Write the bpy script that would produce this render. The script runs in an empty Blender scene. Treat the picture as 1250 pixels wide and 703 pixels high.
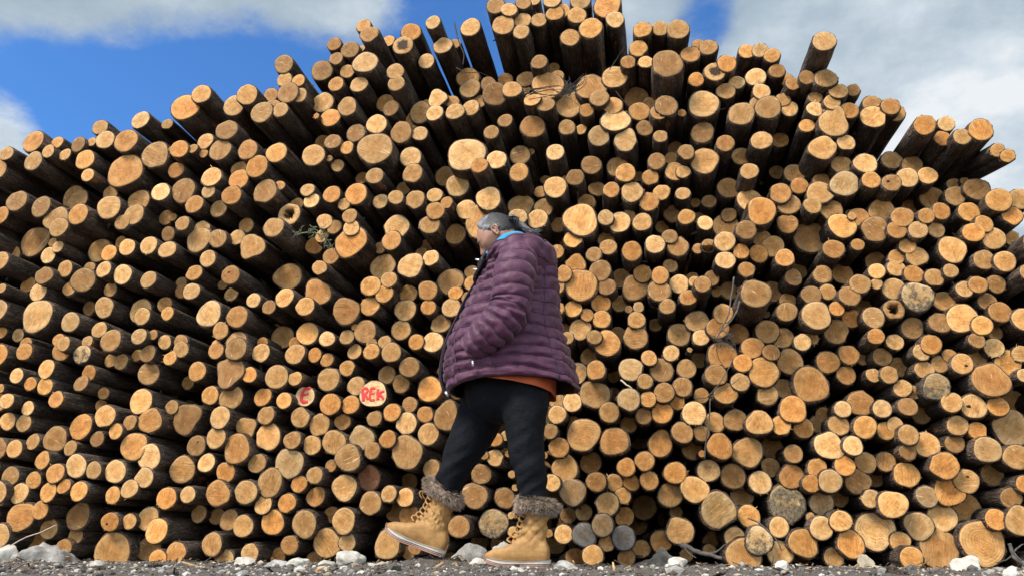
import bpy, bmesh, math, random
from mathutils import Vector, Matrix, noise as mnoise
R = math.radians
scene = bpy.context.scene
COL = scene.collection
rnd = random.Random(11)

# ------------------------------------------------------------------ camera
W0, H0, F0 = 1250.0, 703.0, 903.0
VPX, VPY = 780.0, 650.0               # where lines along +Y (the log axes) converge
CAMZ = 0.135
PITCH = math.atan((VPY - H0 / 2) / F0)
YAW = math.atan((VPX - W0 / 2) / F0 * math.cos(PITCH))
camd = bpy.data.cameras.new('camera'); cam = bpy.data.objects.new('camera', camd); COL.objects.link(cam)
camd.sensor_width = 36; camd.lens = F0 / W0 * 36; camd.clip_end = 3000; camd.clip_start = 0.05
cam.location = (0, 0, CAMZ)
cam.rotation_euler = (math.pi / 2 + PITCH, 0, YAW)
scene.camera = cam
CM = cam.rotation_euler.to_matrix()

def P(px, py, Y):
    """world point on the plane y = Y that the photograph shows at pixel (px, py)"""
    d = CM @ Vector(((px - W0 / 2) / F0, -(py - H0 / 2) / F0, -1))
    t = Y / d.y
    return Vector((0, 0, CAMZ)) + d * t
def depth_of(p):
    return -(CM.inverted() @ (p - Vector((0, 0, CAMZ)))).z

# ------------------------------------------------------------------ helpers
def link(name, me, parent=None):
    o = bpy.data.objects.new(name, me); COL.objects.link(o)
    if parent is not None: o.parent = parent
    return o
def tag(o, label=None, cat=None, group=None, kind=None):
    if label: o['label'] = label
    if cat: o['category'] = cat
    if group: o['group'] = group
    if kind: o['kind'] = kind
    return o
def empty(name, loc, parent=None):
    o = bpy.data.objects.new(name, None); COL.objects.link(o); o.location = loc
    o.empty_display_size = .1
    return o
def mesh(name, V, F, mats=(), smooth=True, mi=None):
    me = bpy.data.meshes.new(name); me.from_pydata([tuple(v) for v in V], [], F)
    for m in mats: me.materials.append(m)
    if mi: me.polygons.foreach_set('material_index', mi)
    me.polygons.foreach_set('use_smooth', [smooth] * len(me.polygons))
    me.update()
    return me
def fixn(me):
    bm = bmesh.new(); bm.from_mesh(me); bmesh.ops.recalc_face_normals(bm, faces=bm.faces); bm.to_mesh(me); bm.free(); return me

class MB:
    def __init__(s): s.V = []; s.F = []
    def add(s, V, F):
        k = len(s.V); s.V += [Vector(v) for v in V]; s.F += [tuple(i + k for i in f) for f in F]
    def sweep(s, pts, rad, n=14, cap=True, flat=None, disp=None, up=Vector((0, 1, 0))):
        """tube through pts; rad: per-point radius or (ru, rv); disp(i_float, angle)->extra radius"""
        pts = [Vector(p) for p in pts]; V = []; F = []
        m = len(pts)
        u = None
        for i, p in enumerate(pts):
            t = (pts[min(i + 1, m - 1)] - pts[max(i - 1, 0)]).normalized()
            if u is None:
                u = up - t * up.dot(t)
                if u.length < 1e-3: u = Vector((1, 0, 0)) - t * t.x
                u.normalize()
            else:
                u = (u - t * u.dot(t)).normalized()
            v = t.cross(u)
            r = rad[i]; ru, rv = r if isinstance(r, tuple) else (r, r)
            for k in range(n):
                a = 2 * math.pi * k / n
                e = disp(i / (m - 1), a) if disp else 0
                V.append(p + u * (math.cos(a) * (ru + e)) + v * (math.sin(a) * (rv + e)))
        for i in range(m - 1):
            for k in range(n):
                k2 = (k + 1) % n
                F.append((i * n + k, i * n + k2, (i + 1) * n + k2, (i + 1) * n + k))
        if cap:
            F.append(tuple(range(n))[::-1]); F.append(tuple((m - 1) * n + k for k in range(n)))
        s.add(V, F)
    def ball(s, c, r, n=16, m=10, rot=None):
        c = Vector(c); rx, ry, rz = r if isinstance(r, tuple) else (r, r, r)
        V = []; F = []
        for i in range(1, m):
            th = math.pi * i / m
            for k in range(n):
                a = 2 * math.pi * k / n
                q = Vector((rx * math.sin(th) * math.cos(a), ry * math.sin(th) * math.sin(a), rz * math.cos(th)))
                if rot: q = rot @ q
                V.append(c + q)
        top = Vector((0, 0, rz)); bot = Vector((0, 0, -rz))
        if rot: top = rot @ top; bot = rot @ bot
        V += [c + top, c + bot]; T = len(V) - 2
        for i in range(m - 2):
            for k in range(n):
                k2 = (k + 1) % n
                F.append((i * n + k, (i + 1) * n + k, (i + 1) * n + k2, i * n + k2))
        for k in range(n):
            k2 = (k + 1) % n
            F.append((T, k, k2)); F.append((T + 1, (m - 2) * n + k2, (m - 2) * n + k))
        s.add(V, F)
    def mesh(s, name, mats=(), smooth=True):
        return mesh(name, s.V, s.F, mats, smooth)

def spline(pts, n):
    """Catmull-Rom resample of tuples / vectors to n points"""
    pts = [Vector(p) for p in pts]; m = len(pts) - 1; out = []
    for k in range(n):
        t = k / (n - 1) * m; i = min(int(t), m - 1); f = t - i
        p0, p1, p2, p3 = pts[max(i - 1, 0)], pts[i], pts[i + 1], pts[min(i + 2, m)]
        out.append(.5 * ((2 * p1) + (p2 - p0) * f + (2 * p0 - 5 * p1 + 4 * p2 - p3) * f * f + (3 * p1 - p0 - 3 * p2 + p3) * f ** 3))
    return out
def lerpl(vals, t):
    m = len(vals) - 1; x = max(0, min(1, t)) * m; i = min(int(x), m - 1); f = x - i
    a, b = vals[i], vals[i + 1]
    f2 = f
    return a + (b - a) * f2
def remesh(me, voxel, smooth=4):
    o = bpy.data.objects.new('temporary', me); COL.objects.link(o)
    md = o.modifiers.new('r', 'REMESH'); md.mode = 'VOXEL'; md.voxel_size = voxel; md.use_smooth_shade = True
    if smooth:
        sm = o.modifiers.new('s', 'SMOOTH'); sm.factor = .5; sm.iterations = smooth
    dg = bpy.context.evaluated_depsgraph_get(); dg.update()
    out = bpy.data.meshes.new_from_object(o.evaluated_get(dg))
    bpy.data.objects.remove(o)
    out.polygons.foreach_set('use_smooth', [True] * len(out.polygons))
    return out

# ------------------------------------------------------------------ material helpers
class NT:
    def __init__(s, name):
        s.m = bpy.data.materials.new(name); s.m.use_nodes = True; s.t = s.m.node_tree
        s.b = s.t.nodes['Principled BSDF']
    def n(s, typ, **kw):
        nd = s.t.nodes.new(typ)
        for k, v in kw.items():
            if k.startswith('_'): setattr(nd, k[1:], v)
            else:
                i = nd.inputs[int(k[1:]) if k[0] == 'i' and k[1:].isdigit() else k.replace('_', ' ')]
                if isinstance(v, bpy.types.NodeSocket): s.t.links.new(v, i)
                else: i.default_value = v
        return nd
    def l(s, a, b): s.t.links.new(a, b)
    def math(s, op, a, b=None, c=None, clamp=False):
        nd = s.t.nodes.new('ShaderNodeMath'); nd.operation = op; nd.use_clamp = clamp
        for k, v in enumerate((a, b, c)):
            if v is None: continue
            if isinstance(v, bpy.types.NodeSocket): s.l(v, nd.inputs[k])
            else: nd.inputs[k].default_value = v
        return nd.outputs[0]
    def vmath(s, op, a, b=None, scale=None):
        nd = s.t.nodes.new('ShaderNodeVectorMath'); nd.operation = op
        for k, v in enumerate((a, b)):
            if v is None: continue
            if isinstance(v, bpy.types.NodeSocket): s.l(v, nd.inputs[k])
            else: nd.inputs[k].default_value = v
        if scale is not None:
            if isinstance(scale, bpy.types.NodeSocket): s.l(scale, nd.inputs['Scale'])
            else: nd.inputs['Scale'].default_value = scale
        return nd.outputs['Value'] if op in ('LENGTH', 'DOT_PRODUCT', 'DISTANCE') else nd.outputs[0]
    def mix(s, f, a, b, mode='MIX'):
        nd = s.t.nodes.new('ShaderNodeMix'); nd.data_type = 'RGBA'; nd.blend_type = mode
        for k, v in ((0, f), (6, a), (7, b)):
            if isinstance(v, bpy.types.NodeSocket): s.l(v, nd.inputs[k])
            else: nd.inputs[k].default_value = (*v, 1) if isinstance(v, tuple) and len(v) == 3 else v
        return nd.outputs[2]
    def ramp(s, f, stops):
        nd = s.t.nodes.new('ShaderNodeValToRGB'); s.l(f, nd.inputs[0]); cr = nd.color_ramp
        while len(cr.elements) < len(stops): cr.elements.new(.5)
        for e, (p, c) in zip(cr.elements, stops):
            e.position = p; e.color = (*c, 1) if isinstance(c, tuple) else (c, c, c, 1)
        return nd.outputs[0]
    def smooth(s, v, lo, hi):
        nd = s.t.nodes.new('ShaderNodeMapRange'); nd.interpolation_type = 'SMOOTHSTEP'
        s.l(v, nd.inputs[0]); nd.inputs[1].default_value = lo; nd.inputs[2].default_value = hi
        return nd.outputs[0]
    def noise(s, vec, scale, detail=4, rough=.55, w=None, dist=0.0):
        nd = s.t.nodes.new('ShaderNodeTexNoise')
        if w is not None:
            nd.noise_dimensions = '4D'
            if isinstance(w, bpy.types.NodeSocket): s.l(w, nd.inputs['W'])
            else: nd.inputs['W'].default_value = w
        s.l(vec, nd.inputs['Vector']); nd.inputs['Scale'].default_value = scale
        nd.inputs['Detail'].default_value = detail; nd.inputs['Roughness'].default_value = rough
        nd.inputs['Distortion'].default_value = dist
        return nd.outputs['Fac']
    def voronoi(s, vec, scale, feature='F1', out='Distance'):
        nd = s.t.nodes.new('ShaderNodeTexVoronoi'); nd.feature = feature
        s.l(vec, nd.inputs['Vector']); nd.inputs['Scale'].default_value = scale
        return nd.outputs[out]
    def bump(s, h, strength=.5, dist=.01):
        nd = s.t.nodes.new('ShaderNodeBump'); s.l(h, nd.inputs['Height'])
        nd.inputs['Strength'].default_value = strength; nd.inputs['Distance'].default_value = dist
        s.l(nd.outputs[0], s.b.inputs['Normal']); return nd
    def coord(s, out='Object'):
        return s.t.nodes.new('ShaderNodeTexCoord').outputs[out]
    def geo(s): return s.t.nodes.new('ShaderNodeNewGeometry').outputs['Position']
    def set(s, color=None, rough=None, **kw):
        for k, v in (('Base Color', color), ('Roughness', rough)):
            if v is None: continue
            if isinstance(v, bpy.types.NodeSocket): s.l(v, s.b.inputs[k])
            else: s.b.inputs[k].default_value = (*v, 1) if k == 'Base Color' and len(v) == 3 else v
        return s.m

# ---- cut wood: 'tint' = this log's own wood colour, 'mk' = (seed, rot, stain, saw-mark angle)
def wood_material():
    s = NT('cut_wood')
    uv = s.n('ShaderNodeUVMap', _uv_map='face').outputs[0]
    tint = s.n('ShaderNodeAttribute', _attribute_name='tint').outputs['Color']
    mkn = s.n('ShaderNodeAttribute', _attribute_name='mk')
    sep = s.n('ShaderNodeSeparateColor', i0=mkn.outputs['Color'])
    seed, rot, stain = sep.outputs[0], sep.outputs[1], sep.outputs[2]
    saw = mkn.outputs['Alpha']
    sw = s.math('MULTIPLY', seed, 91.7)
    # pith a little off centre and wobbling rings
    w1 = s.n('ShaderNodeTexNoise', _noise_dimensions='4D', Vector=uv, W=sw, Scale=1.3, Detail=2.0)
    off = s.vmath('SCALE', s.vmath('SUBTRACT', w1.outputs['Color'], (.5, .5, .5)), scale=.42)
    q = s.vmath('ADD', uv, off)
    sq = s.n('ShaderNodeSeparateXYZ', i0=q)
    rad = s.math('SQRT', s.math('ADD', s.math('MULTIPLY', sq.outputs[0], sq.outputs[0]), s.math('MULTIPLY', sq.outputs[1], sq.outputs[1])))
    suv = s.n('ShaderNodeSeparateXYZ', i0=uv)
    edge = suv.outputs[2] if False else s.vmath('LENGTH', uv)
    jit = s.noise(uv, 5.0, 3, w=sw)
    rr = s.math('ADD', rad, s.math('MULTIPLY', jit, .035))
    ringfreq = s.math('ADD', 52.0, s.math('MULTIPLY', s.math('FRACT', s.math('MULTIPLY', seed, 37.3)), 60.0))
    ring = s.math('SINE', s.math('MULTIPLY', rr, ringfreq))
    ringamp = s.noise(uv, 2.4, 2, w=s.math('ADD', sw, 9.0))
    ring = s.math('MULTIPLY', ring, s.smooth(ringamp, .34, .6))
    # saw marks: straight bands at this log's angle
    ca = s.math('COSINE', s.math('MULTIPLY', saw, 6.283)); sa = s.math('SINE', s.math('MULTIPLY', saw, 6.283))
    sx = s.math('ADD', s.math('MULTIPLY', suv.outputs[0], ca), s.math('MULTIPLY', suv.outputs[1], sa))
    sy = s.math('SUBTRACT', s.math('MULTIPLY', suv.outputs[1], ca), s.math('MULTIPLY', suv.outputs[0], sa))
    svec = s.n('ShaderNodeCombineXYZ', i0=s.math('MULTIPLY', sx, 15.0), i1=s.math('MULTIPLY', sy, 1.1), i2=sw).outputs[0]
    sawn = s.noise(svec, 1.0, 3, .6)
    fine = s.noise(uv, 26.0, 2, .7, w=sw)
    blot = s.noise(uv, 1.9, 2, .6, w=s.math('ADD', sw, 3.0))
    fres = s.noise(uv, 5.0, 4, .65, w=s.math('ADD', sw, 17.0), dist=.6)
    # tone of heartwood and sapwood
    heart = s.math('SUBTRACT', 1.0, s.smooth(s.math('ADD', rad, s.math('MULTIPLY', blot, .35)), .55, .95))
    c = s.mix(heart, tint, s.mix(1.0, tint, (.93, .82, .68), 'MULTIPLY'))
    v = s.math('ADD', .96, s.math('MULTIPLY', ring, .17))
    sawamp = s.math('ADD', .25, s.math('MULTIPLY', s.math('POWER', s.math('FRACT', s.math('MULTIPLY', seed, 57.1)), 2.0), 1.1))
    v = s.math('ADD', v, s.math('MULTIPLY', s.math('SUBTRACT', sawn, .5), sawamp))
    v = s.math('ADD', v, s.math('MULTIPLY', s.math('SUBTRACT', fine, .5), .38))
    v = s.math('ADD', v, s.math('MULTIPLY', s.math('SUBTRACT', blot, .5), 1.05))
    v = s.math('ADD', v, s.math('MULTIPLY', s.math('SUBTRACT', fres, .5), .95))
    vc = s.n('ShaderNodeCombineColor', i0=v, i1=s.math('POWER', v, 1.12), i2=s.math('POWER', v, 1.35)).outputs[0]
    c = s.mix(1.0, c, vc, 'MULTIPLY')
    # orange resin-soaked patches
    rp = s.smooth(s.noise(uv, 2.6, 3, .6, w=s.math('ADD', sw, 31.0)), .56, .72)
    c = s.mix(s.math('MULTIPLY', rp, .45), c, s.mix(1.0, c, (.95, .66, .42), 'MULTIPLY'))
    # radial drying checks, pale torn fibres
    ang = s.math('ARCTAN2', sq.outputs[1], sq.outputs[0])
    an = s.n('ShaderNodeCombineXYZ', i0=s.math('MULTIPLY', ang, 2.2), i1=s.math('MULTIPLY', rad, .7), i2=sw).outputs[0]
    vr = s.t.nodes.new('ShaderNodeTexNoise'); s.l(an, vr.inputs['Vector']); vr.inputs['Scale'].default_value = 1.6; vr.inputs['Detail'].default_value = 2
    cr = s.math('ABSOLUTE', s.math('SUBTRACT', vr.outputs['Fac'], .5))
    crm = s.math('SUBTRACT', 1.0, s.smooth(s.math('MULTIPLY', cr, s.math('ADD', rad, .15)), .002, .009))
    crm = s.math('MULTIPLY', crm, s.smooth(s.noise(uv, 1.6, 2, w=s.math('ADD', sw, 55.0)), .52, .62))
    c = s.mix(s.math('MULTIPLY', crm, .75), c, (.13, .07, .03))
    # star-shaped drying cracks on some ends
    nst = s.math('ADD', 2.0, s.math('FLOOR', s.math('MULTIPLY', s.math('FRACT', s.math('MULTIPLY', seed, 23.9)), 3.9)))
    wob = s.math('MULTIPLY', s.math('SUBTRACT', jit, .5), .55)
    st = s.math('ABSOLUTE', s.math('SINE', s.math('ADD', s.math('MULTIPLY', s.math('ADD', ang, wob), s.math('MULTIPLY', nst, .5)), sw)))
    st = s.math('MULTIPLY', st, s.math('ADD', rad, .06))
    stm2 = s.math('SUBTRACT', 1.0, s.smooth(st, .008, .030))
    stm2 = s.math('MULTIPLY', stm2, s.math('SUBTRACT', 1.0, s.smooth(s.math('ADD', rad, s.math('MULTIPLY', blot, .6)), .62, 1.0)))
    stm2 = s.math('MULTIPLY', stm2, s.smooth(s.math('FRACT', s.math('MULTIPLY', seed, 13.7)), .45, .62))
    c = s.mix(s.math('MULTIPLY', stm2, .8), c, (.24, .12, .05))
    # pale torn fibre streaks left by the saw
    tf = s.noise(s.n('ShaderNodeCombineXYZ', i0=s.math('MULTIPLY', sx, 7.0), i1=s.math('MULTIPLY', sy, .9), i2=s.math('ADD', sw, 5.0)).outputs[0], 1.0, 2, .6)
    c = s.mix(s.math('MULTIPLY', s.smooth(tf, .66, .74), .5), c, (.90, .70, .42))
    # brown inner bark round the rim
    rimn = s.math('ADD', edge, s.math('MULTIPLY', s.math('SUBTRACT', fine, .5), .05))
    rim = s.smooth(rimn, .945, .985)
    pale = s.math('MULTIPLY', s.smooth(rimn, .885, .93), s.math('SUBTRACT', 1.0, rim))
    c = s.mix(s.math('MULTIPLY', pale, .40), c, s.mix(1.0, tint, (1.16, 1.26, 1.6), 'MULTIPLY'))
    c = s.mix(s.math('MULTIPLY', rim, .85), c, (.17, .075, .03))
    # grey fungal stain, growing from one side
    stn = s.math('ADD', s.noise(uv, 2.2, 4, .7, w=s.math('ADD', sw, 71.0)), s.math('MULTIPLY', suv.outputs[1], -.10))
    stm = s.smooth(s.math('ADD', stn, s.math('MULTIPLY', stain, .42)), .62, .78)
    stc = s.ramp(s.noise(uv, 9.0, 3, .7, w=sw), [(.35, (.050, .036, .024)), (.55, (.17, .125, .075)), (.7, (.29, .235, .15))])
    c = s.mix(s.math('MULTIPLY', stm, s.smooth(stain, .02, .3)), c, stc)
    # soft rotten heart
    rotn = s.math('ADD', rad, s.math('MULTIPLY', s.math('SUBTRACT', s.noise(uv, 4.5, 5, .7, w=sw), .5), .9))
    rtm = s.math('MULTIPLY', s.smooth(rot, .02, .2), s.math('SUBTRACT', 1.0, s.smooth(s.math('SUBTRACT', rotn, s.math('MULTIPLY', rot, .6)), -.08, .1)))
    c = s.mix(rtm, c, s.ramp(fine, [(.3, (.012, .008, .006)), (.7, (.10, .055, .028))]))
    h = s.noise(svec, 1.0, 2, .6)
    s.bump(h, .5, .006)
    s.b.inputs['Specular IOR Level'].default_value = .25
    return s.set(c, .72)

def bark_material():
    s = NT('spruce_bark')
    g = s.geo()
    gs = s.vmath('MULTIPLY', g, (1.0, .34, 1.0))
    n1 = s.noise(gs, 9, 4, .65)
    n2 = s.noise(g, 60, 3, .7)
    wn = s.n('ShaderNodeTexNoise', Vector=gs, Scale=28.0, Detail=2.0)
    gd = s.vmath('ADD', s.vmath('MULTIPLY', g, (1.0, .22, 1.0)), s.vmath('SCALE', s.vmath('SUBTRACT', wn.outputs['Color'], (.5, .5, .5)), scale=.035))
    vo = s.voronoi(gd, 52, 'DISTANCE_TO_EDGE')
    vf = s.voronoi(gd, 30, 'F1')
    c = s.ramp(n1, [(.3, (.042, .030, .023)), (.48, (.10, .072, .054)), (.64, (.19, .14, .105)), (.80, (.32, .255, .205))])
    c = s.mix(s.math('MULTIPLY', s.math('SUBTRACT', 1.0, s.smooth(vo, .0, .10)), .55), c, (.018, .014, .012))
    lich = s.math('MULTIPLY', s.smooth(s.noise(g, 34, 5, .75), .60, .70), s.smooth(s.noise(g, 3.5, 3), .45, .65))
    c = s.mix(s.math('MULTIPLY', lich, .8), c, (.36, .36, .31))
    peel = s.math('MULTIPLY', s.smooth(s.noise(gs, 5.0, 5, .7), .62, .66), s.smooth(n2, .3, .5))
    c = s.mix(peel, c, (.30, .15, .065))
    h = s.math('ADD', s.math('MULTIPLY', vf, .5), s.math('ADD', s.math('MULTIPLY', s.smooth(vo, 0, .15), .3), s.math('ADD', s.math('MULTIPLY', n2, .5), n1)))
    s.bump(h, 1.0, .016)
    s.b.inputs['Specular IOR Level'].default_value = .2
    return s.set(c, .9)
WOOD = wood_material(); BARK = bark_material()
_s = NT('red_spray_paint')
_n = _s.noise(_s.geo(), 70, 4, .7)
RED = _s.set(_s.mix(_s.smooth(_n, .3, .7), (.70, .025, .03), (.82, .06, .05)), .6)
_s = NT('dark_hollow')
HOLE = _s.set(_s.ramp(_s.noise(_s.geo(), 60, 4), [(.3, (.006, .005, .004)), (.7, (.05, .03, .018))]), .95)  # near-black brown for hollow cores and knots
# ------------------------------------------------------------------ tuning
SUN_E, SKY_E, CLOUD_E, EXPOSURE = 1.5, .062, .28, 1.82
CLOUDS = [(0, -30, .20, .24), (150, 0, .18, .25), (310, -5, .18, .25), (440, 0, .14, .20), (10, 172, .085, .34), (60, 95, .13, -.18), (300, 130, .20, -.20), (500, 60, .10, -.06), (640, 0, .10, .14), (1050, 60, .5, .17), (800, 20, .08, .12), (855, 25, .06, -.20)]
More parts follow.
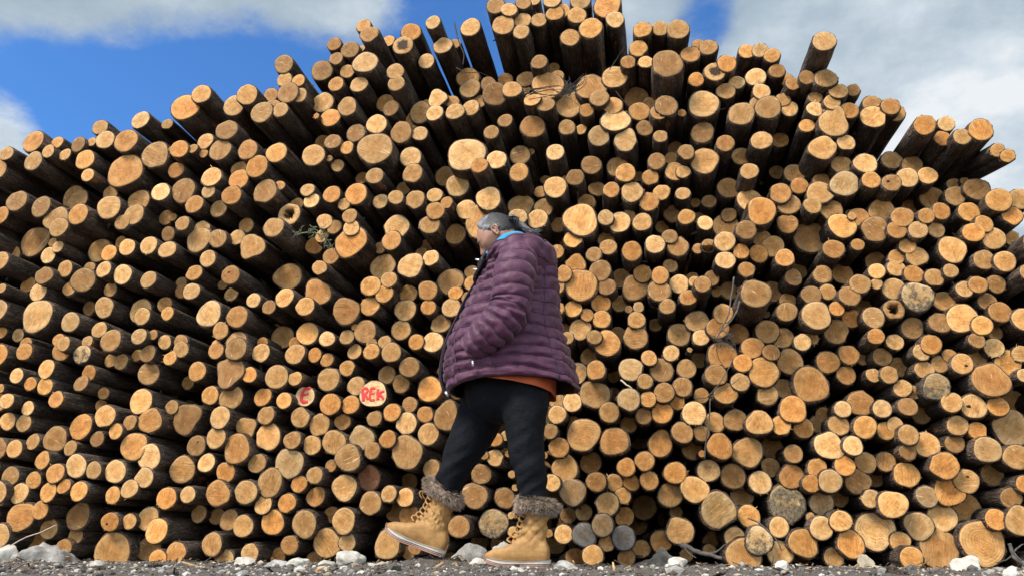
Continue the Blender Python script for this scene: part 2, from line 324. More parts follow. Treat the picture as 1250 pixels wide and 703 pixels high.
# one log per row entry: x, y, radius (photo pixels), distance behind the face of the pile (m), set-back level, mark
LOGS=[
(960.5,614.8,21.5,0.039,0,'M'),(25.5,630.7,17.1,-0.009,0,'o'),(741.6,7.6,16.3,0.052,0,'o'),(455.8,480.4,16.3,0.011,0,'K'),(698.7,599.9,15.9,0.039,0,'g'),(67.7,535.6,15.5,0.015,0,'k'),(1188.4,495.7,14.7,-0.028,0,'k'),(966.5,581.5,14.3,0.036,0,'o'),
(1179.5,586.9,14.3,0.001,0,'k'),(353.4,261.5,13.9,0.044,0,'h'),(713.3,652.7,13.9,-0.023,0,'G'),(761.1,656,13.9,0.026,0,'G'),(1002.9,613.8,13.9,0.065,0,'g'),(873.2,87.7,13,-0.026,0,'r'),(735.6,640.7,13,-0.053,0,'g'),(492.1,55.8,12.4,-0.055,0,'r'),
(1174.5,443.9,12.4,-0.049,0,'k'),(1131.7,605.8,12.4,0.022,0,'g'),(1091.4,378.2,12,-0.037,0,'h'),(372.4,483.4,12,0.022,0,'E'),(239.9,543.9,12,0.025,0,'k'),(281.7,335.8,11.4,-0.032,0,'k'),(1088.4,223.7,11,-0.069,0,'k'),(384.3,299.9,11,0.22,1,'o'),
(134.5,636.7,11,-0.035,0,'k'),(68.7,487.3,10,-0.054,0,'o'),(1199.4,662.6,25.9,0.024,0,''),(1146,668.6,23.5,0.061,0,''),(137.5,674.6,22.9,0.026,0,''),(1067.9,647.7,22.3,0.067,0,''),(569.4,188.8,21.9,0.027,0,''),(1234.3,524.6,21.5,0.07,0,'t'),
(153,208.6,21.1,-0.009,0,''),(457.8,181.4,20.9,-0.053,0,''),(587.3,270.5,20.9,0.001,1,''),(708.7,268.5,20.9,-0.017,0,''),(989.4,469.2,20.7,-0.024,0,''),(1209.4,463.4,20.7,-0.055,0,''),(876.8,622.4,20.7,-0.048,0,'c'),(428,294.9,19.9,-0.011,0,''),
(708.7,347.7,19.9,-0.024,0,''),(907.7,677.6,19.9,-0.045,0,''),(989.4,290,19.5,0.142,1,''),(496.7,551.5,19.5,-0.039,0,''),(712.1,530.2,19.5,0.022,0,''),(45.8,385.6,19.3,-0.03,0,''),(42.8,294.9,18.9,0.206,1,''),(668.8,104.6,18.7,0.061,1,''),
(814.7,78.3,18.3,-0.14,-1,''),(280.7,452.9,18.3,-0.032,0,'l'),(722,106.6,17.9,0.045,1,''),(858.9,127.5,17.9,-0.003,0,''),(189.7,189.7,17.9,-0.015,0,''),(1017.3,151,17.9,-0.068,0,'t'),(1120.1,362.3,17.9,-0.069,0,'m'),(227.9,510.7,17.9,0.025,0,'l'),
(353,565.8,17.9,-0.021,0,'b'),(1180.5,622.8,17.9,0.144,1,''),(225.9,131.5,17.5,0.062,0,''),(695.7,127.5,17.5,0.118,1,''),(1174.5,388.6,17.5,-0.051,0,''),(289.3,547.5,17.5,-0.034,0,''),(932,454.3,17.5,-0.041,0,''),(912.7,551.5,17.5,0.024,0,''),
(922.7,358.7,17.3,-0.26,-2,''),(726,481.8,17.3,0.011,0,''),(929.6,257.6,17.1,-0.036,0,''),(1158.9,598.9,17.1,0.013,0,''),(751.5,147,16.9,-0.016,0,''),(351.5,337.8,16.9,0.224,1,''),(387.3,357.7,16.9,0.042,0,'l'),(881.8,433.9,16.9,0.018,0,''),
(399.3,662.6,16.9,0.048,0,''),(602.3,638.7,16.9,0.009,0,'m'),(981,662.6,16.9,-0.023,0,''),(1245.2,635.7,16.9,-0.021,0,''),(859.9,196.8,16.7,0.016,0,''),(996.4,385,16.7,-0.064,0,''),(163.4,544.5,16.7,-0.033,0,''),(749.9,538.5,16.7,0.014,0,''),
(1011.9,543.5,16.7,-0.035,0,''),(1031.2,224.7,16.3,-0.006,0,'b'),(422.6,379.6,16.3,-0.057,0,''),(1162.5,304.9,16.3,-0.003,0,''),(472.8,664.6,16.3,-0.027,0,''),(1152.6,568,16.3,-0.044,0,''),(1089.8,615.2,16.3,-0.025,0,''),(1121.7,641.7,16.3,0.046,0,''),
(1028.3,275.5,15.9,-0.05,0,''),(886.8,276.3,15.9,0.205,1,''),(307.6,300.9,15.9,0.038,0,'l'),(255.4,383.2,15.9,-0.042,0,''),(467.4,325.8,15.9,0.172,1,''),(1067.5,280,15.9,-0.01,0,''),(327.5,532.6,15.9,0.023,0,''),(544.5,509.7,15.9,-0.041,0,'t'),
(425,558.5,15.9,-0.047,0,''),(967.9,499.3,15.9,-0.055,0,''),(329.1,590.5,15.9,-0.025,0,'t'),(829.8,647.7,15.9,-0.04,0,''),(847.9,596.9,15.9,-0.047,0,''),(926.6,659.6,15.9,-0.064,0,'m'),(1038.2,663.6,15.9,-0.041,0,''),(1150.6,631.3,15.9,0.061,0,''),
(68.7,267.5,15.5,0.012,1,''),(133.1,253.2,15.5,-0.004,0,''),(483.7,277.5,15.5,0.026,0,''),(1001.4,235.6,15.5,0.019,0,''),(242.9,293,15.5,0.022,1,''),(501.3,324.2,15.5,-0.05,0,''),(775.4,351.3,15.5,0.063,0,''),(741.6,419,15.5,-0.016,0,''),
(1230.7,442.9,15.5,0.01,0,''),(1205.4,548.5,15.5,-0.042,0,''),(95.6,629.7,15.5,0.066,0,''),(222.9,573,15.5,0.065,0,''),(266.2,601.9,15.5,-0.026,0,''),(371.8,639.3,15.5,-0.004,0,''),(420.6,594.9,15.5,0.001,0,''),(689.7,571,15.5,0.034,0,''),
(937.6,131.5,15.3,-0.024,0,''),(323.6,234.2,15.3,-0.026,0,''),(1004.3,180.8,15.3,-0.057,0,''),(549.9,343.8,15.3,0.059,0,''),(440.9,534.6,15.3,0.002,0,'b'),(1143.2,472.2,15.3,-0.056,0,'m'),(445.9,76.7,15.1,-0.069,0,''),(223.9,233,15.1,0.012,0,''),
(596.3,242.6,15.1,-0.059,0,''),(183.3,513.2,15.1,-0.02,0,''),(964.5,441.9,15.1,-0.001,0,''),(926.6,515.6,15.1,-0.06,0,''),(878.8,544.5,15.1,-0.038,0,''),(1050.4,491.7,15.1,0.044,0,''),(579.4,604.8,15.1,-0.016,0,''),(951.9,675,15.1,0.02,0,''),
(604.3,115.2,14.9,-0,0,''),(750.5,94.6,14.9,0.041,2,''),(777.4,120.5,14.9,0.171,1,''),(90.7,241.6,14.9,0.187,2,''),(636,251.6,14.9,0.194,1,''),(905.1,139.4,14.9,-0.028,0,''),(1065.9,143,14.9,-0.024,0,''),(1075.9,257.6,14.9,0.069,1,''),
(101.6,341.8,14.9,0.02,0,''),(1266.1,296.9,14.9,-0.14,-1,''),(172.3,489.7,14.9,-0.012,0,''),(99,520.6,14.9,0.02,0,''),(182.3,557.5,14.9,-0.027,0,''),(524.6,474.8,14.9,0.028,0,''),(805.7,542.9,14.9,0.047,0,'t'),(1131.1,542.5,14.9,0.004,0,''),
(1241.2,557.5,14.9,-0.041,0,''),(182.3,668.6,14.9,0.115,1,''),(419.6,635.7,14.9,-0.051,0,''),(1106.7,579.3,14.9,0.028,0,''),(1219.3,244.6,14.7,-0.034,0,''),(1020.7,404.5,14.7,0.029,0,''),(282.1,485.2,14.7,0,0,''),(1047,587.3,14.7,0.04,0,''),
(154,172.3,14.5,-0.044,0,''),(650.3,154.9,14.5,0.036,0,''),(775.8,411.5,14.5,0.009,0,''),(894.8,580.9,14.5,0.057,0,''),(169.4,245.6,14.3,0.063,1,''),(763.5,172.9,14.3,-0.008,0,'t'),(914.7,244.6,14.3,0.098,1,''),(1192.4,231.3,14.3,0.026,0,''),
(121.5,305.9,14.3,0.185,1,''),(171.7,379.6,14.3,0.16,1,''),(337.9,459.8,14.3,-0.038,0,''),(408,539.5,14.3,-0.036,0,''),(770.4,450.9,14.3,-0.006,0,'b'),(847.3,504.7,14.3,-0.061,0,''),(191.3,647.7,14.3,-0.003,0,''),(333.1,637.3,14.3,-0.002,0,''),
(450.3,582.9,14.3,0.048,0,'B'),(818.3,603.8,14.3,0.006,0,''),(786.4,618.8,14.3,0.404,2,''),(313.6,203.4,14.1,-0.056,0,''),(382.7,189.8,14.1,0.011,0,''),(319.6,137.5,13.9,-0.05,0,''),(513.6,137.5,13.9,0.141,1,''),(721.2,34.9,13.9,-0.008,0,''),
(40.8,173.1,13.9,-0.037,0,''),(95,244.6,13.9,0.164,1,''),(268.8,183.4,13.9,-0.056,0,''),(558.5,227.1,13.9,0.15,1,'c'),(677.8,228.7,13.9,-0.048,0,''),(1197.4,158.9,13.9,-0.14,-1,''),(1137.6,242,13.9,0.151,1,''),(345.1,411.5,13.9,0.235,1,''),
(375.4,407.1,13.9,0.026,0,''),(445.9,404.5,13.9,-0.029,0,''),(829.6,408.5,13.9,0.058,0,''),(936.6,404.5,13.9,0.021,0,''),(401.3,462.8,13.9,0.007,0,''),(807.7,451.9,13.9,0.035,0,''),(1236.3,490.1,13.9,0.234,1,''),(93.2,568.4,13.9,-0.06,0,''),
(141.1,575,13.9,-0.03,0,''),(300.6,600.5,13.9,-0.051,0,''),(452.3,613.8,13.9,-0.014,0,''),(741.2,615.2,13.9,-0.001,0,''),(351.5,113.6,13.5,-0.048,0,''),(393.3,86.7,13.5,0.065,0,''),(394.3,125.5,13.5,0.093,2,''),(614.4,30.9,13.5,-0.049,0,''),
(571.4,95.6,13.5,0.241,2,''),(813.3,129.5,13.5,-0.068,0,''),(1006.3,50.8,13.5,-0.26,-2,''),(20.5,245.6,13.5,-0.003,0,''),(489.7,161.9,13.5,0.037,0,''),(434.9,237,13.5,-0.036,0,''),(857.5,162.3,13.5,0.041,0,''),(135.5,415.5,13.5,-0.042,0,''),
(804.7,355.1,13.5,-0.034,0,''),(850.9,392.2,13.5,0.031,0,''),(181.7,455.9,13.5,0.026,0,''),(128.5,507.7,13.5,-0.066,0,''),(288.3,426,13.5,-0.053,0,''),(767.5,487.7,13.5,-0.056,0,'b'),(942.2,545.9,13.5,0.208,2,''),(181.3,632.7,13.5,0.037,1,''),
(1013.3,586.9,13.5,-0.044,0,''),(905.7,603.8,13.5,0.193,1,''),(1002.7,644.3,13.5,-0.05,0,''),(982.4,682.5,13.5,0.341,2,''),(276.7,158.9,13.3,-0.069,0,''),(962.9,249.6,13.3,0.032,0,''),(1014.9,257.2,13.3,0.036,0,''),(889.4,229.7,13.3,0.152,1,''),
(494.7,378.6,13.3,0.044,0,''),(1213.3,291.6,13.3,0.009,0,''),(390.3,518.6,13.3,-0.003,0,''),(1055.9,521,13.3,-0.038,0,''),(259.2,664,13.3,0.059,0,''),(928,588.5,13.3,0.042,0,''),(301.6,116.2,13.1,-0.066,0,''),(285.7,129.5,13.1,0.021,0,''),
(827.8,36.3,13.1,-0.029,0,''),(50.2,252.6,13.1,-0.004,0,''),(337.5,186.8,13.1,-0.027,0,''),(731.2,166.3,13.1,-0.005,0,''),(771.8,234.6,13.1,-0.05,0,''),(756.5,271.5,13.1,-0.002,0,''),(289.7,386.6,13.1,-0.056,0,''),(732.6,330.8,13.1,-0.018,0,''),
(708.3,402.1,13.1,0.028,0,''),(263.8,534.2,13.1,-0.043,0,''),(496.1,516.6,13.1,-0.022,0,''),(918.7,424.4,13.1,-0.036,0,''),(885.8,479.8,13.1,-0.026,0,''),(897.7,512.6,13.1,0.018,0,''),(215,675,13.1,-0.022,0,''),(864.9,574,13.1,0.042,0,''),
(914.1,629.7,13.1,0.03,0,''),(95.6,261.9,13,-0.066,0,''),(163.8,262.1,13,0.011,0,''),(291.7,219.1,13,-0.026,0,''),(258.2,216.3,13,-0.04,0,''),(334.1,277.5,13,-0.063,0,''),(501.3,192.2,13,0.067,0,''),(1056.3,199.8,13,-0.016,0,''),
(1245.2,243.6,13,0.192,1,''),(288.7,417.5,13,-0.028,0,''),(943.2,300.9,13,0.071,1,''),(876.2,400.1,13,-0.026,0,''),(1090.8,352.7,13,-0.032,0,''),(1152,367.7,13,0.019,0,''),(1220.7,381,13,-0.036,0,''),(1248.8,389.6,13,-0.037,0,''),
(403.3,493.3,13,-0.024,0,''),(268.8,509.1,13,-0.066,0,''),(523,529.6,13,-0.01,0,''),(703.7,455.5,13,0.063,0,''),(874.2,457.5,13,-0.05,0,''),(1010.7,441.9,13,0.042,0,''),(297.1,641.7,13,0.027,0,''),(560.4,642.7,13,-0.055,0,''),
(824.2,576.9,13,-0.047,0,''),(807.3,660.6,13,0.172,1,''),(1211.3,578.9,13,0.109,2,''),(1112.7,680.6,13,-0.059,0,''),(573.8,108.2,12.8,0.155,1,''),(1008.3,96.2,12.8,-0.094,0,''),(103.6,195.2,12.8,-0.058,0,''),(302.6,183.2,12.8,-0.062,0,''),
(1028.3,334.2,12.8,0.209,1,''),(1066.3,387.6,12.8,-0.041,0,''),(1113.7,400.5,12.8,0.011,0,''),(360.4,432,12.8,0.011,0,''),(808.3,503.1,12.8,-0.018,0,''),(203.4,607.8,12.8,-0.002,0,''),(721.2,564.6,12.8,0.177,1,''),(459.8,152,12.6,0.004,0,''),
(952.5,236.2,12.6,0.014,0,''),(1128.7,153,12.6,-0.14,-1,''),(955.5,412.5,12.6,0.05,0,''),(1226.7,319.3,12.6,-0.049,0,''),(1147.6,394,12.6,-0.043,0,''),(833,527.6,12.6,-0.052,0,''),(780.4,136.5,12.4,0.061,0,''),(403.7,144,12.4,0.002,0,''),
(543.5,215.7,12.4,0.42,2,''),(569.4,256.2,12.4,0.001,0,''),(635,189.8,12.4,0.146,1,''),(753.5,203.8,12.4,0.095,1,''),(655.9,267.5,12.4,-0.001,0,''),(1107.7,217.1,12.4,-0.001,0,''),(1183.1,259.1,12.4,0.048,0,''),(1101.4,265.5,12.4,-0.046,0,''),
(149.8,335.2,12.4,0.007,0,''),(127.5,375.2,12.4,0.061,0,''),(556.1,286,12.4,0.11,1,''),(452.5,349.1,12.4,-0.062,0,''),(528.6,417.5,12.4,-0.01,0,''),(827.8,301.3,12.4,-0.017,0,''),(884.8,294.9,12.4,-0.034,0,''),(943.6,355.7,12.4,0.202,1,''),
(1119.3,313.5,12.4,-0.004,0,''),(300.6,521.6,12.4,0.022,0,'l'),(936.6,481.8,12.4,-0.02,0,''),(24.9,660.6,12.4,0.465,2,''),(723.6,677.6,12.4,-0.029,0,''),(1026.3,635.7,12.4,-0.069,0,''),(1056.5,564,12.4,0.037,0,''),(1216.3,633.7,12.4,-0.008,0,''),
(282.7,238.6,12.2,-0.058,0,''),(503.7,212.1,12.2,-0.003,0,''),(245.9,115.2,12,0.017,0,''),(346.5,78.7,12,-0.004,0,''),(501.7,39.8,12,0.05,0,''),(540.5,55.8,12,0.006,0,''),(574.4,33.9,12,0.026,0,''),(424,130.5,12,-0.049,0,''),
(747.5,129.5,12,-0.008,2,''),(922.7,94.6,12,0.058,0,''),(40.8,197,12,-0.058,0,''),(128.5,171.1,12,-0.05,0,''),(71.7,277.5,12,-0.016,0,''),(506.7,147,12,0.173,2,''),(524.6,274.5,12,-0.056,0,''),(606.3,195.4,12,0.011,0,''),
(722,201.8,12,0.057,0,''),(763.5,211.3,12,-0.066,0,''),(824.2,209.7,12,0.038,0,''),(929.6,171.9,12,-0.008,0,''),(970.1,212.1,12,0.19,1,''),(961.5,273.5,12,0.04,0,''),(1113.7,201.8,12,0.124,1,''),(1165.9,239.6,12,0.053,0,''),
(1235.3,263.5,12,-0.005,0,''),(86.1,393,12,-0.004,0,''),(478.2,293.9,12,-0.043,0,''),(522,354.7,12,-0.046,0,''),(451.5,373.6,12,-0.039,0,''),(537.9,395.2,12,0.027,0,''),(489.7,402.9,12,0.06,0,''),(771.4,306.9,12,-0.055,0,''),
(757.5,339.8,12,0.151,1,''),(910.7,281,12,-0.059,0,''),(1017.7,304.3,12,-0.041,0,''),(891.8,353.7,12,0.16,2,''),(960.5,380.6,12,-0.002,0,''),(1037,361.3,12,-0.062,0,''),(900.7,406.5,12,0.069,0,''),(1188.4,284,12,-0.001,0,''),
(1201.4,317.5,12,-0.022,0,''),(1050,346.7,12,-0.07,0,''),(1198.8,397.2,12,-0.066,0,''),(1136.6,420.5,12,-0.037,0,''),(75.7,428,12,-0.004,0,''),(366.8,509.1,12,-0.023,0,''),(477.8,430,12,-0.063,0,''),(499.7,447.9,12,-0.034,0,''),
(810.7,479.2,12,-0.047,0,''),(743.9,503.1,12,-0.011,0,''),(682.4,545.9,12,-0,0,''),(957.5,474.2,12,0.053,2,''),(872.4,515.2,12,0.04,0,''),(1036,432.6,12,0.045,0,''),(1023.9,519,12,-0.001,0,''),(845,548.5,12,0.15,1,''),
(1161.9,491.1,12,-0.051,0,''),(1218.3,495.7,12,-0.029,0,''),(1168.9,519,12,-0.006,0,''),(67.7,577.3,12,-0.07,0,''),(175.9,582.5,12,-0.037,0,''),(23.9,601.9,12,0.034,0,''),(275.7,576,12,-0.013,0,''),(279.7,634.3,12,0.035,0,''),
(273.7,682.5,12,0.1,1,''),(499.7,628.7,12,0.045,0,''),(587.7,578.5,12,0.03,0,''),(616.2,607.8,12,0.038,0,''),(1031.2,568,12,-0.038,0,''),(896.8,655.6,12,0.006,0,''),(869.9,660.6,12,0.352,2,''),(1234.3,607.8,12,-0.006,0,''),
(506.7,244,11.8,-0.025,0,''),(950.9,643.1,11.8,-0.006,0,''),(708.7,1.6,11.6,0.046,0,''),(696.1,46.2,11.6,0.026,0,''),(171.7,146.8,11.6,0.013,0,''),(196.3,234.6,11.6,-0.014,0,''),(237.3,249.6,11.6,-0.027,0,''),(434.5,162.9,11.6,-0.008,0,''),
(633.6,210.7,11.6,-0.012,0,''),(792.4,246.6,11.6,-0.035,0,''),(1026.9,201.4,11.6,0.038,1,''),(1088.8,195.8,11.6,0.15,1,''),(1048,265.5,11.6,0.058,0,''),(47,356.3,11.6,-0.013,0,''),(265.8,291.4,11.6,0.022,0,''),(347.5,363.3,11.6,-0.062,0,''),
(829.2,346.7,11.6,0.01,0,''),(882.8,382.6,11.6,-0.038,0,''),(1068.9,318.9,11.6,0.164,2,''),(240.9,453.3,11.6,-0.016,0,''),(727.6,451.9,11.6,-0.069,0,''),(1096.8,447.9,11.6,0.139,1,''),(1213.3,424.4,11.6,-0.008,0,''),(1108.7,530.6,11.6,-0.039,0,''),
(96.6,599.3,11.6,-0.06,0,''),(59.8,645.1,11.6,0.072,1,''),(385.7,605.8,11.6,0.042,0,''),(786.8,562.6,11.6,-0.051,0,''),(728,587.9,11.6,-0.051,0,''),(702.7,680.6,11.6,0.191,1,''),(997.4,571,11.6,-0.015,0,''),(1018.3,679.6,11.6,0.017,1,''),
(534,120.5,11.4,-0.007,0,'l'),(625,109.6,11.4,-0.013,0,''),(731.6,120.1,11.4,-0.05,0,''),(843,66.7,11.4,0.02,0,''),(887.4,77.7,11.4,-0.035,0,''),(784,271.5,11.4,-0.032,0,''),(372.4,374,11.4,-0.055,0,''),(551.1,375.6,11.4,-0.027,0,''),
(799.7,298.5,11.4,-0.061,0,''),(885.4,317.9,11.4,-0.049,0,''),(990.4,360.3,11.4,0.031,0,''),(100.2,432.6,11.4,-0.027,0,'m'),(56.8,450.3,11.4,-0.043,0,''),(318.6,430.6,11.4,0.009,0,''),(380.9,543.1,11.4,-0.007,0,''),(698.7,490.7,11.4,0.018,0,''),
(953.5,519,11.4,-0.042,0,''),(981,522.6,11.4,-0.005,0,''),(838,449.9,11.4,0.039,0,''),(833.4,472.2,11.4,-0.028,0,''),(1041,543.9,11.4,-0.067,0,''),(13,580.9,11.4,0.029,0,''),(59.2,600.3,11.4,-0.062,0,''),(762.1,630.1,11.4,0.194,1,''),
(1080.8,563,11.4,0.058,0,''),(1098.8,660.6,11.4,0.046,1,''),(450.9,42.2,11.2,-0.062,0,''),(605.3,7.6,11.2,-0.063,0,''),(555.5,136.5,11.2,-0.019,0,''),(704.3,19.3,11.2,-0.006,0,''),(19.9,273.5,11.2,0.392,2,''),(219,182.4,11.2,-0.057,0,''),
(531.6,257.6,11.2,-0.069,0,''),(498.3,358.7,11.2,0.064,1,''),(699.7,292.4,11.2,-0.007,0,''),(733.6,370.7,11.2,0.021,0,''),(1004.3,335.2,11.2,0.034,0,''),(1039.4,388.6,11.2,0.034,0,''),(1115.7,334.8,11.2,-0.008,0,''),(1140.6,339,11.2,-0.032,0,''),
(256.8,482.4,11.2,0.015,0,''),(1033,457.9,11.2,0.062,0,''),(1124.7,505.3,11.2,0.174,1,''),(252.2,564.6,11.2,-0.006,0,''),(314,565.4,11.2,-0.002,0,''),(940.6,570,11.2,0.145,1,''),(427.4,61.2,11,-0.045,0,''),(470.8,126.5,11,0.157,1,''),
(750.9,24.5,11,0.031,0,''),(886.2,111.6,11,0.024,0,''),(1016.3,137.9,11,-0.058,1,''),(1064.9,127.5,11,0.195,1,''),(292.7,207.7,11,0.025,2,''),(663.8,253.6,11,0.09,1,''),(632,265.5,11,-0.029,0,''),(715.3,247.6,11,0.169,1,''),
(904.7,191.2,11,0.178,1,''),(1132.2,214.7,11,0.012,0,''),(53.8,336.4,11,-0.063,0,''),(181.7,299.9,11,-0.032,0,''),(204.2,304.9,11,-0.015,0,''),(703.7,321.8,11,-0.01,0,'l'),(734.6,389.6,11,0.016,0,''),(929.6,291,11,0.071,2,''),
(926,309.9,11,0.05,0,''),(957.9,314.9,11,-0.038,0,''),(1094.8,281,11,-0.04,0,''),(1120.7,281,11,-0.051,0,''),(1257.2,332.8,11,-0.14,-1,''),(321,484.2,11,0.026,0,''),(434.9,470.8,11,0.011,0,''),(472.4,457.3,11,0.045,0,''),
(489.7,467.8,11,0.051,0,''),(428,493.7,11,0.003,0,''),(906.7,442.9,11,-0.045,0,''),(903.7,466.2,11,-0.043,0,''),(1076.9,435.5,11,0.049,0,''),(1128.3,451.3,11,-0.011,0,''),(1192.4,437.9,11,0.048,1,''),(1108.1,496.1,11,-0.009,0,''),
(1165.5,541.1,11,0.021,0,''),(49.4,622.2,11,-0.024,0,''),(192.3,682.5,11,-0.032,0,''),(321.6,615.8,11,-0.023,0,''),(350.5,613.8,11,0.004,0,''),(353.8,665,11,-0.005,0,''),(305.2,674.6,11,-0.004,0,''),(482.7,625.8,11,0.157,1,''),
(792.4,586.3,11,-0.028,0,''),(688.2,651.7,11,0.035,0,''),(438.3,103.6,10.8,-0.032,0,''),(784.4,36.9,10.8,-0.05,0,''),(779.4,59.8,10.8,-0.026,0,''),(1023.3,111.6,10.8,-0.081,0,''),(1036.4,135.5,10.8,-0.058,0,''),(1087.2,130.5,10.8,-0.033,0,''),
(1093.8,138.5,10.8,0.035,0,''),(405.2,237.6,10.8,-0.061,0,''),(677.8,186.2,10.8,-0.047,0,''),(1148.6,258.1,10.8,-0.033,0,''),(1201,273.5,10.8,-0.001,0,''),(469.2,358.7,10.8,-0.055,0,''),(784.4,334.2,10.8,0.048,0,''),(1205.4,368.3,10.8,-0.013,0,''),
(325,506.7,10.8,0.005,0,''),(478.8,503.1,10.8,-0.032,0,''),(680.2,505.7,10.8,-0.035,0,''),(968.5,553.5,10.8,0.005,0,''),(1076.9,498.7,10.8,-0,0,''),(1081.8,525.6,10.8,0.024,0,''),(158.4,596.3,10.8,-0.049,0,''),(494.7,606.8,10.8,-0.014,0,''),
(764.5,570,10.8,-0.059,0,''),(1062.9,608.4,10.8,0.008,0,''),(482.7,87.7,10.6,-0.062,0,''),(641.9,97,10.6,0.201,1,''),(864.9,58.2,10.6,0.005,0,''),(250.8,172.9,10.6,-0.013,0,''),(457.4,215.1,10.6,-0.04,0,''),(801.7,197.2,10.6,0.014,0,''),
(885.4,175.3,10.6,-0.019,0,''),(914.7,209.3,10.6,-0.063,0,''),(1063.5,220.1,10.6,-0.063,0,''),(155.4,301.9,10.6,-0.005,0,''),(181.3,341.4,10.6,-0.01,0,''),(173.7,386,10.6,0.032,0,''),(253.8,315.9,10.6,0.016,0,''),(233.9,355.7,10.6,-0.016,0,''),
(1193.8,347.7,10.6,-0.058,0,''),(1216.3,347.1,10.6,-0.007,0,''),(29.9,429,10.6,-0.002,0,''),(357,537,10.6,-0.05,0,''),(473.2,535.6,10.6,-0.055,0,''),(719.6,434.9,10.6,0.151,1,''),(1085.8,457.3,10.6,-0.014,0,''),(1193.4,525.6,10.6,-0.002,0,''),
(574.8,132.1,10.4,0.027,0,''),(530.6,138.5,10.4,-0.029,0,''),(674.2,1,10.4,-0.021,0,''),(637.9,25.5,10.4,-0.012,1,''),(677.4,16.9,10.4,-0.017,0,''),(666.4,127.9,10.4,-0.045,0,''),(929.6,112.2,10.4,0.039,0,''),(963.5,133.1,10.4,0.039,0,''),
(995.4,133.5,10.4,-0.042,0,''),(266.8,255.2,10.4,0.034,1,''),(702.1,216.7,10.4,-0.003,0,''),(820.3,261.1,10.4,0.194,1,''),(1032.8,174.5,10.4,-0.045,0,''),(975.9,227.1,10.4,0.039,0,''),(404.3,312.9,10.4,0.017,0,''),(269.4,403.5,10.4,-0.039,0,''),
(805.9,336.4,10.4,-0.045,0,''),(741,350.1,10.4,-0.009,0,''),(687.8,334.2,10.4,-0.046,0,''),(699.7,377,10.4,0.006,0,''),(756.5,369.7,10.4,0.144,1,''),(777,390.6,10.4,-0.006,0,''),(979.4,417.5,10.4,0.016,0,''),(1094.2,327.8,10.4,0.022,0,''),
(1053,373.6,10.4,0.153,2,''),(18.9,443.5,10.4,0.215,1,''),(9.6,514,10.4,-0.002,0,''),(17.9,547.5,10.4,-0.024,0,''),(1147.6,444.3,10.4,-0.005,0,''),(1101.8,473.8,10.4,0.001,0,''),(52.4,561.4,10.4,-0.047,0,''),(114.6,574,10.4,-0.056,0,''),
(45.8,660.6,10.4,0.158,1,''),(77.7,668.6,10.4,0.063,0,''),(526.6,571.4,10.4,0.01,0,''),(499.1,587.9,10.4,0.458,2,''),(424,661.6,10.4,-0.023,0,''),(609.3,664.6,10.4,0.479,2,''),(764.5,680.6,10.4,0.068,0,''),(782.8,669.6,10.4,0.203,1,''),
(990.4,589.9,10.4,-0.032,0,''),(1025.3,607.8,10.4,0.223,2,''),(483.7,102.2,10.2,-0.058,0,''),(991.8,251.2,10.2,-0.044,0,''),(1174.9,167.3,10.2,-0.13,0,''),(742.5,301.9,10.2,0.014,0,''),(342.5,134.5,10,-0.043,0,''),(332.5,130.5,10,0.037,1,''),
(520.6,75.1,10,0.059,0,''),(477.4,132.5,10,0.04,0,''),(636.4,39.3,10,-0.047,0,''),(658.3,24.9,10,-0.003,0,''),(649.9,121.5,10,-0.054,0,''),(805.7,35.3,10,-0.017,0,''),(804.3,137.5,10,-0.061,0,''),(1015.7,125.1,10,-0.077,0,''),
(95.6,176.7,10,-0.062,0,''),(122.5,155.8,10,0.066,0,''),(135.1,236.6,10,0.06,1,''),(149.4,271.5,10,0.011,1,''),(215,208.1,10,0.013,0,''),(406.2,173.3,10,-0.03,0,''),(246.9,279.5,10,0.028,1,''),(585.4,202.4,10,-0.14,-1,''),
(429,278.5,10,-0.027,0,''),(692.1,155.9,10,0.006,0,''),(787,156.9,10,0.039,0,''),(794,217.1,10,0.037,0,''),(728.6,230.7,10,0.169,1,''),(746.1,232.2,10,-0.056,0,''),(807.7,235,10,0.034,0,''),(681.2,274.5,10,0.214,1,''),
(952.1,171.3,10,0.229,1,''),(837.6,186.2,10,-0.032,0,''),(1002.4,220.7,10,0.129,2,''),(838,265.1,10,0.015,0,''),(1110.7,253.6,10,0.239,2,''),(15.5,310.3,10,0.236,1,''),(79.7,328.4,10,0.004,0,''),(126.9,329.2,10,-0.012,0,''),
(133.1,308.9,10,0.009,0,''),(236.9,333.2,10,0.005,0,''),(526,314.9,10,-0.049,0,''),(474.8,341.4,10,-0.059,0,''),(740,292,10,0.086,1,''),(968.5,338.8,10,0.027,0,''),(974.5,330.8,10,0.348,2,''),(857.9,347.1,10,-0.14,-1,''),
(840,363.3,10,-0.039,0,''),(855.9,411.9,10,0.017,0,''),(1107.7,299.9,10,-0.004,1,''),(1177.5,353.1,10,-0.053,0,''),(1092.4,417.5,10,0.023,0,''),(180.3,431.6,10,-0.021,0,''),(55.2,471.4,10,-0.036,0,''),(29.3,516.2,10,0.003,0,''),
(263.8,428,10,-0.018,0,''),(346.9,488.7,10,-0.046,0,''),(453.5,429,10,-0.049,0,''),(418,514.6,10,0.035,0,''),(454.5,549.5,10,-0.019,0,''),(604.3,558.5,10,-0.006,0,''),(679.8,488.7,10,0.219,1,''),(767.5,517.6,10,0.158,1,''),
(853.9,438.9,10,0.196,1,''),(941.2,430,10,-0.05,0,''),(997.4,517.6,10,0.132,1,''),(1028.9,499.1,10,-0.017,0,''),(1124.7,430,10,-0.031,0,''),(1246.2,432,10,0.002,0,''),(1108.1,550.9,10,-0.015,0,''),(41.4,585.9,10,0.04,0,''),
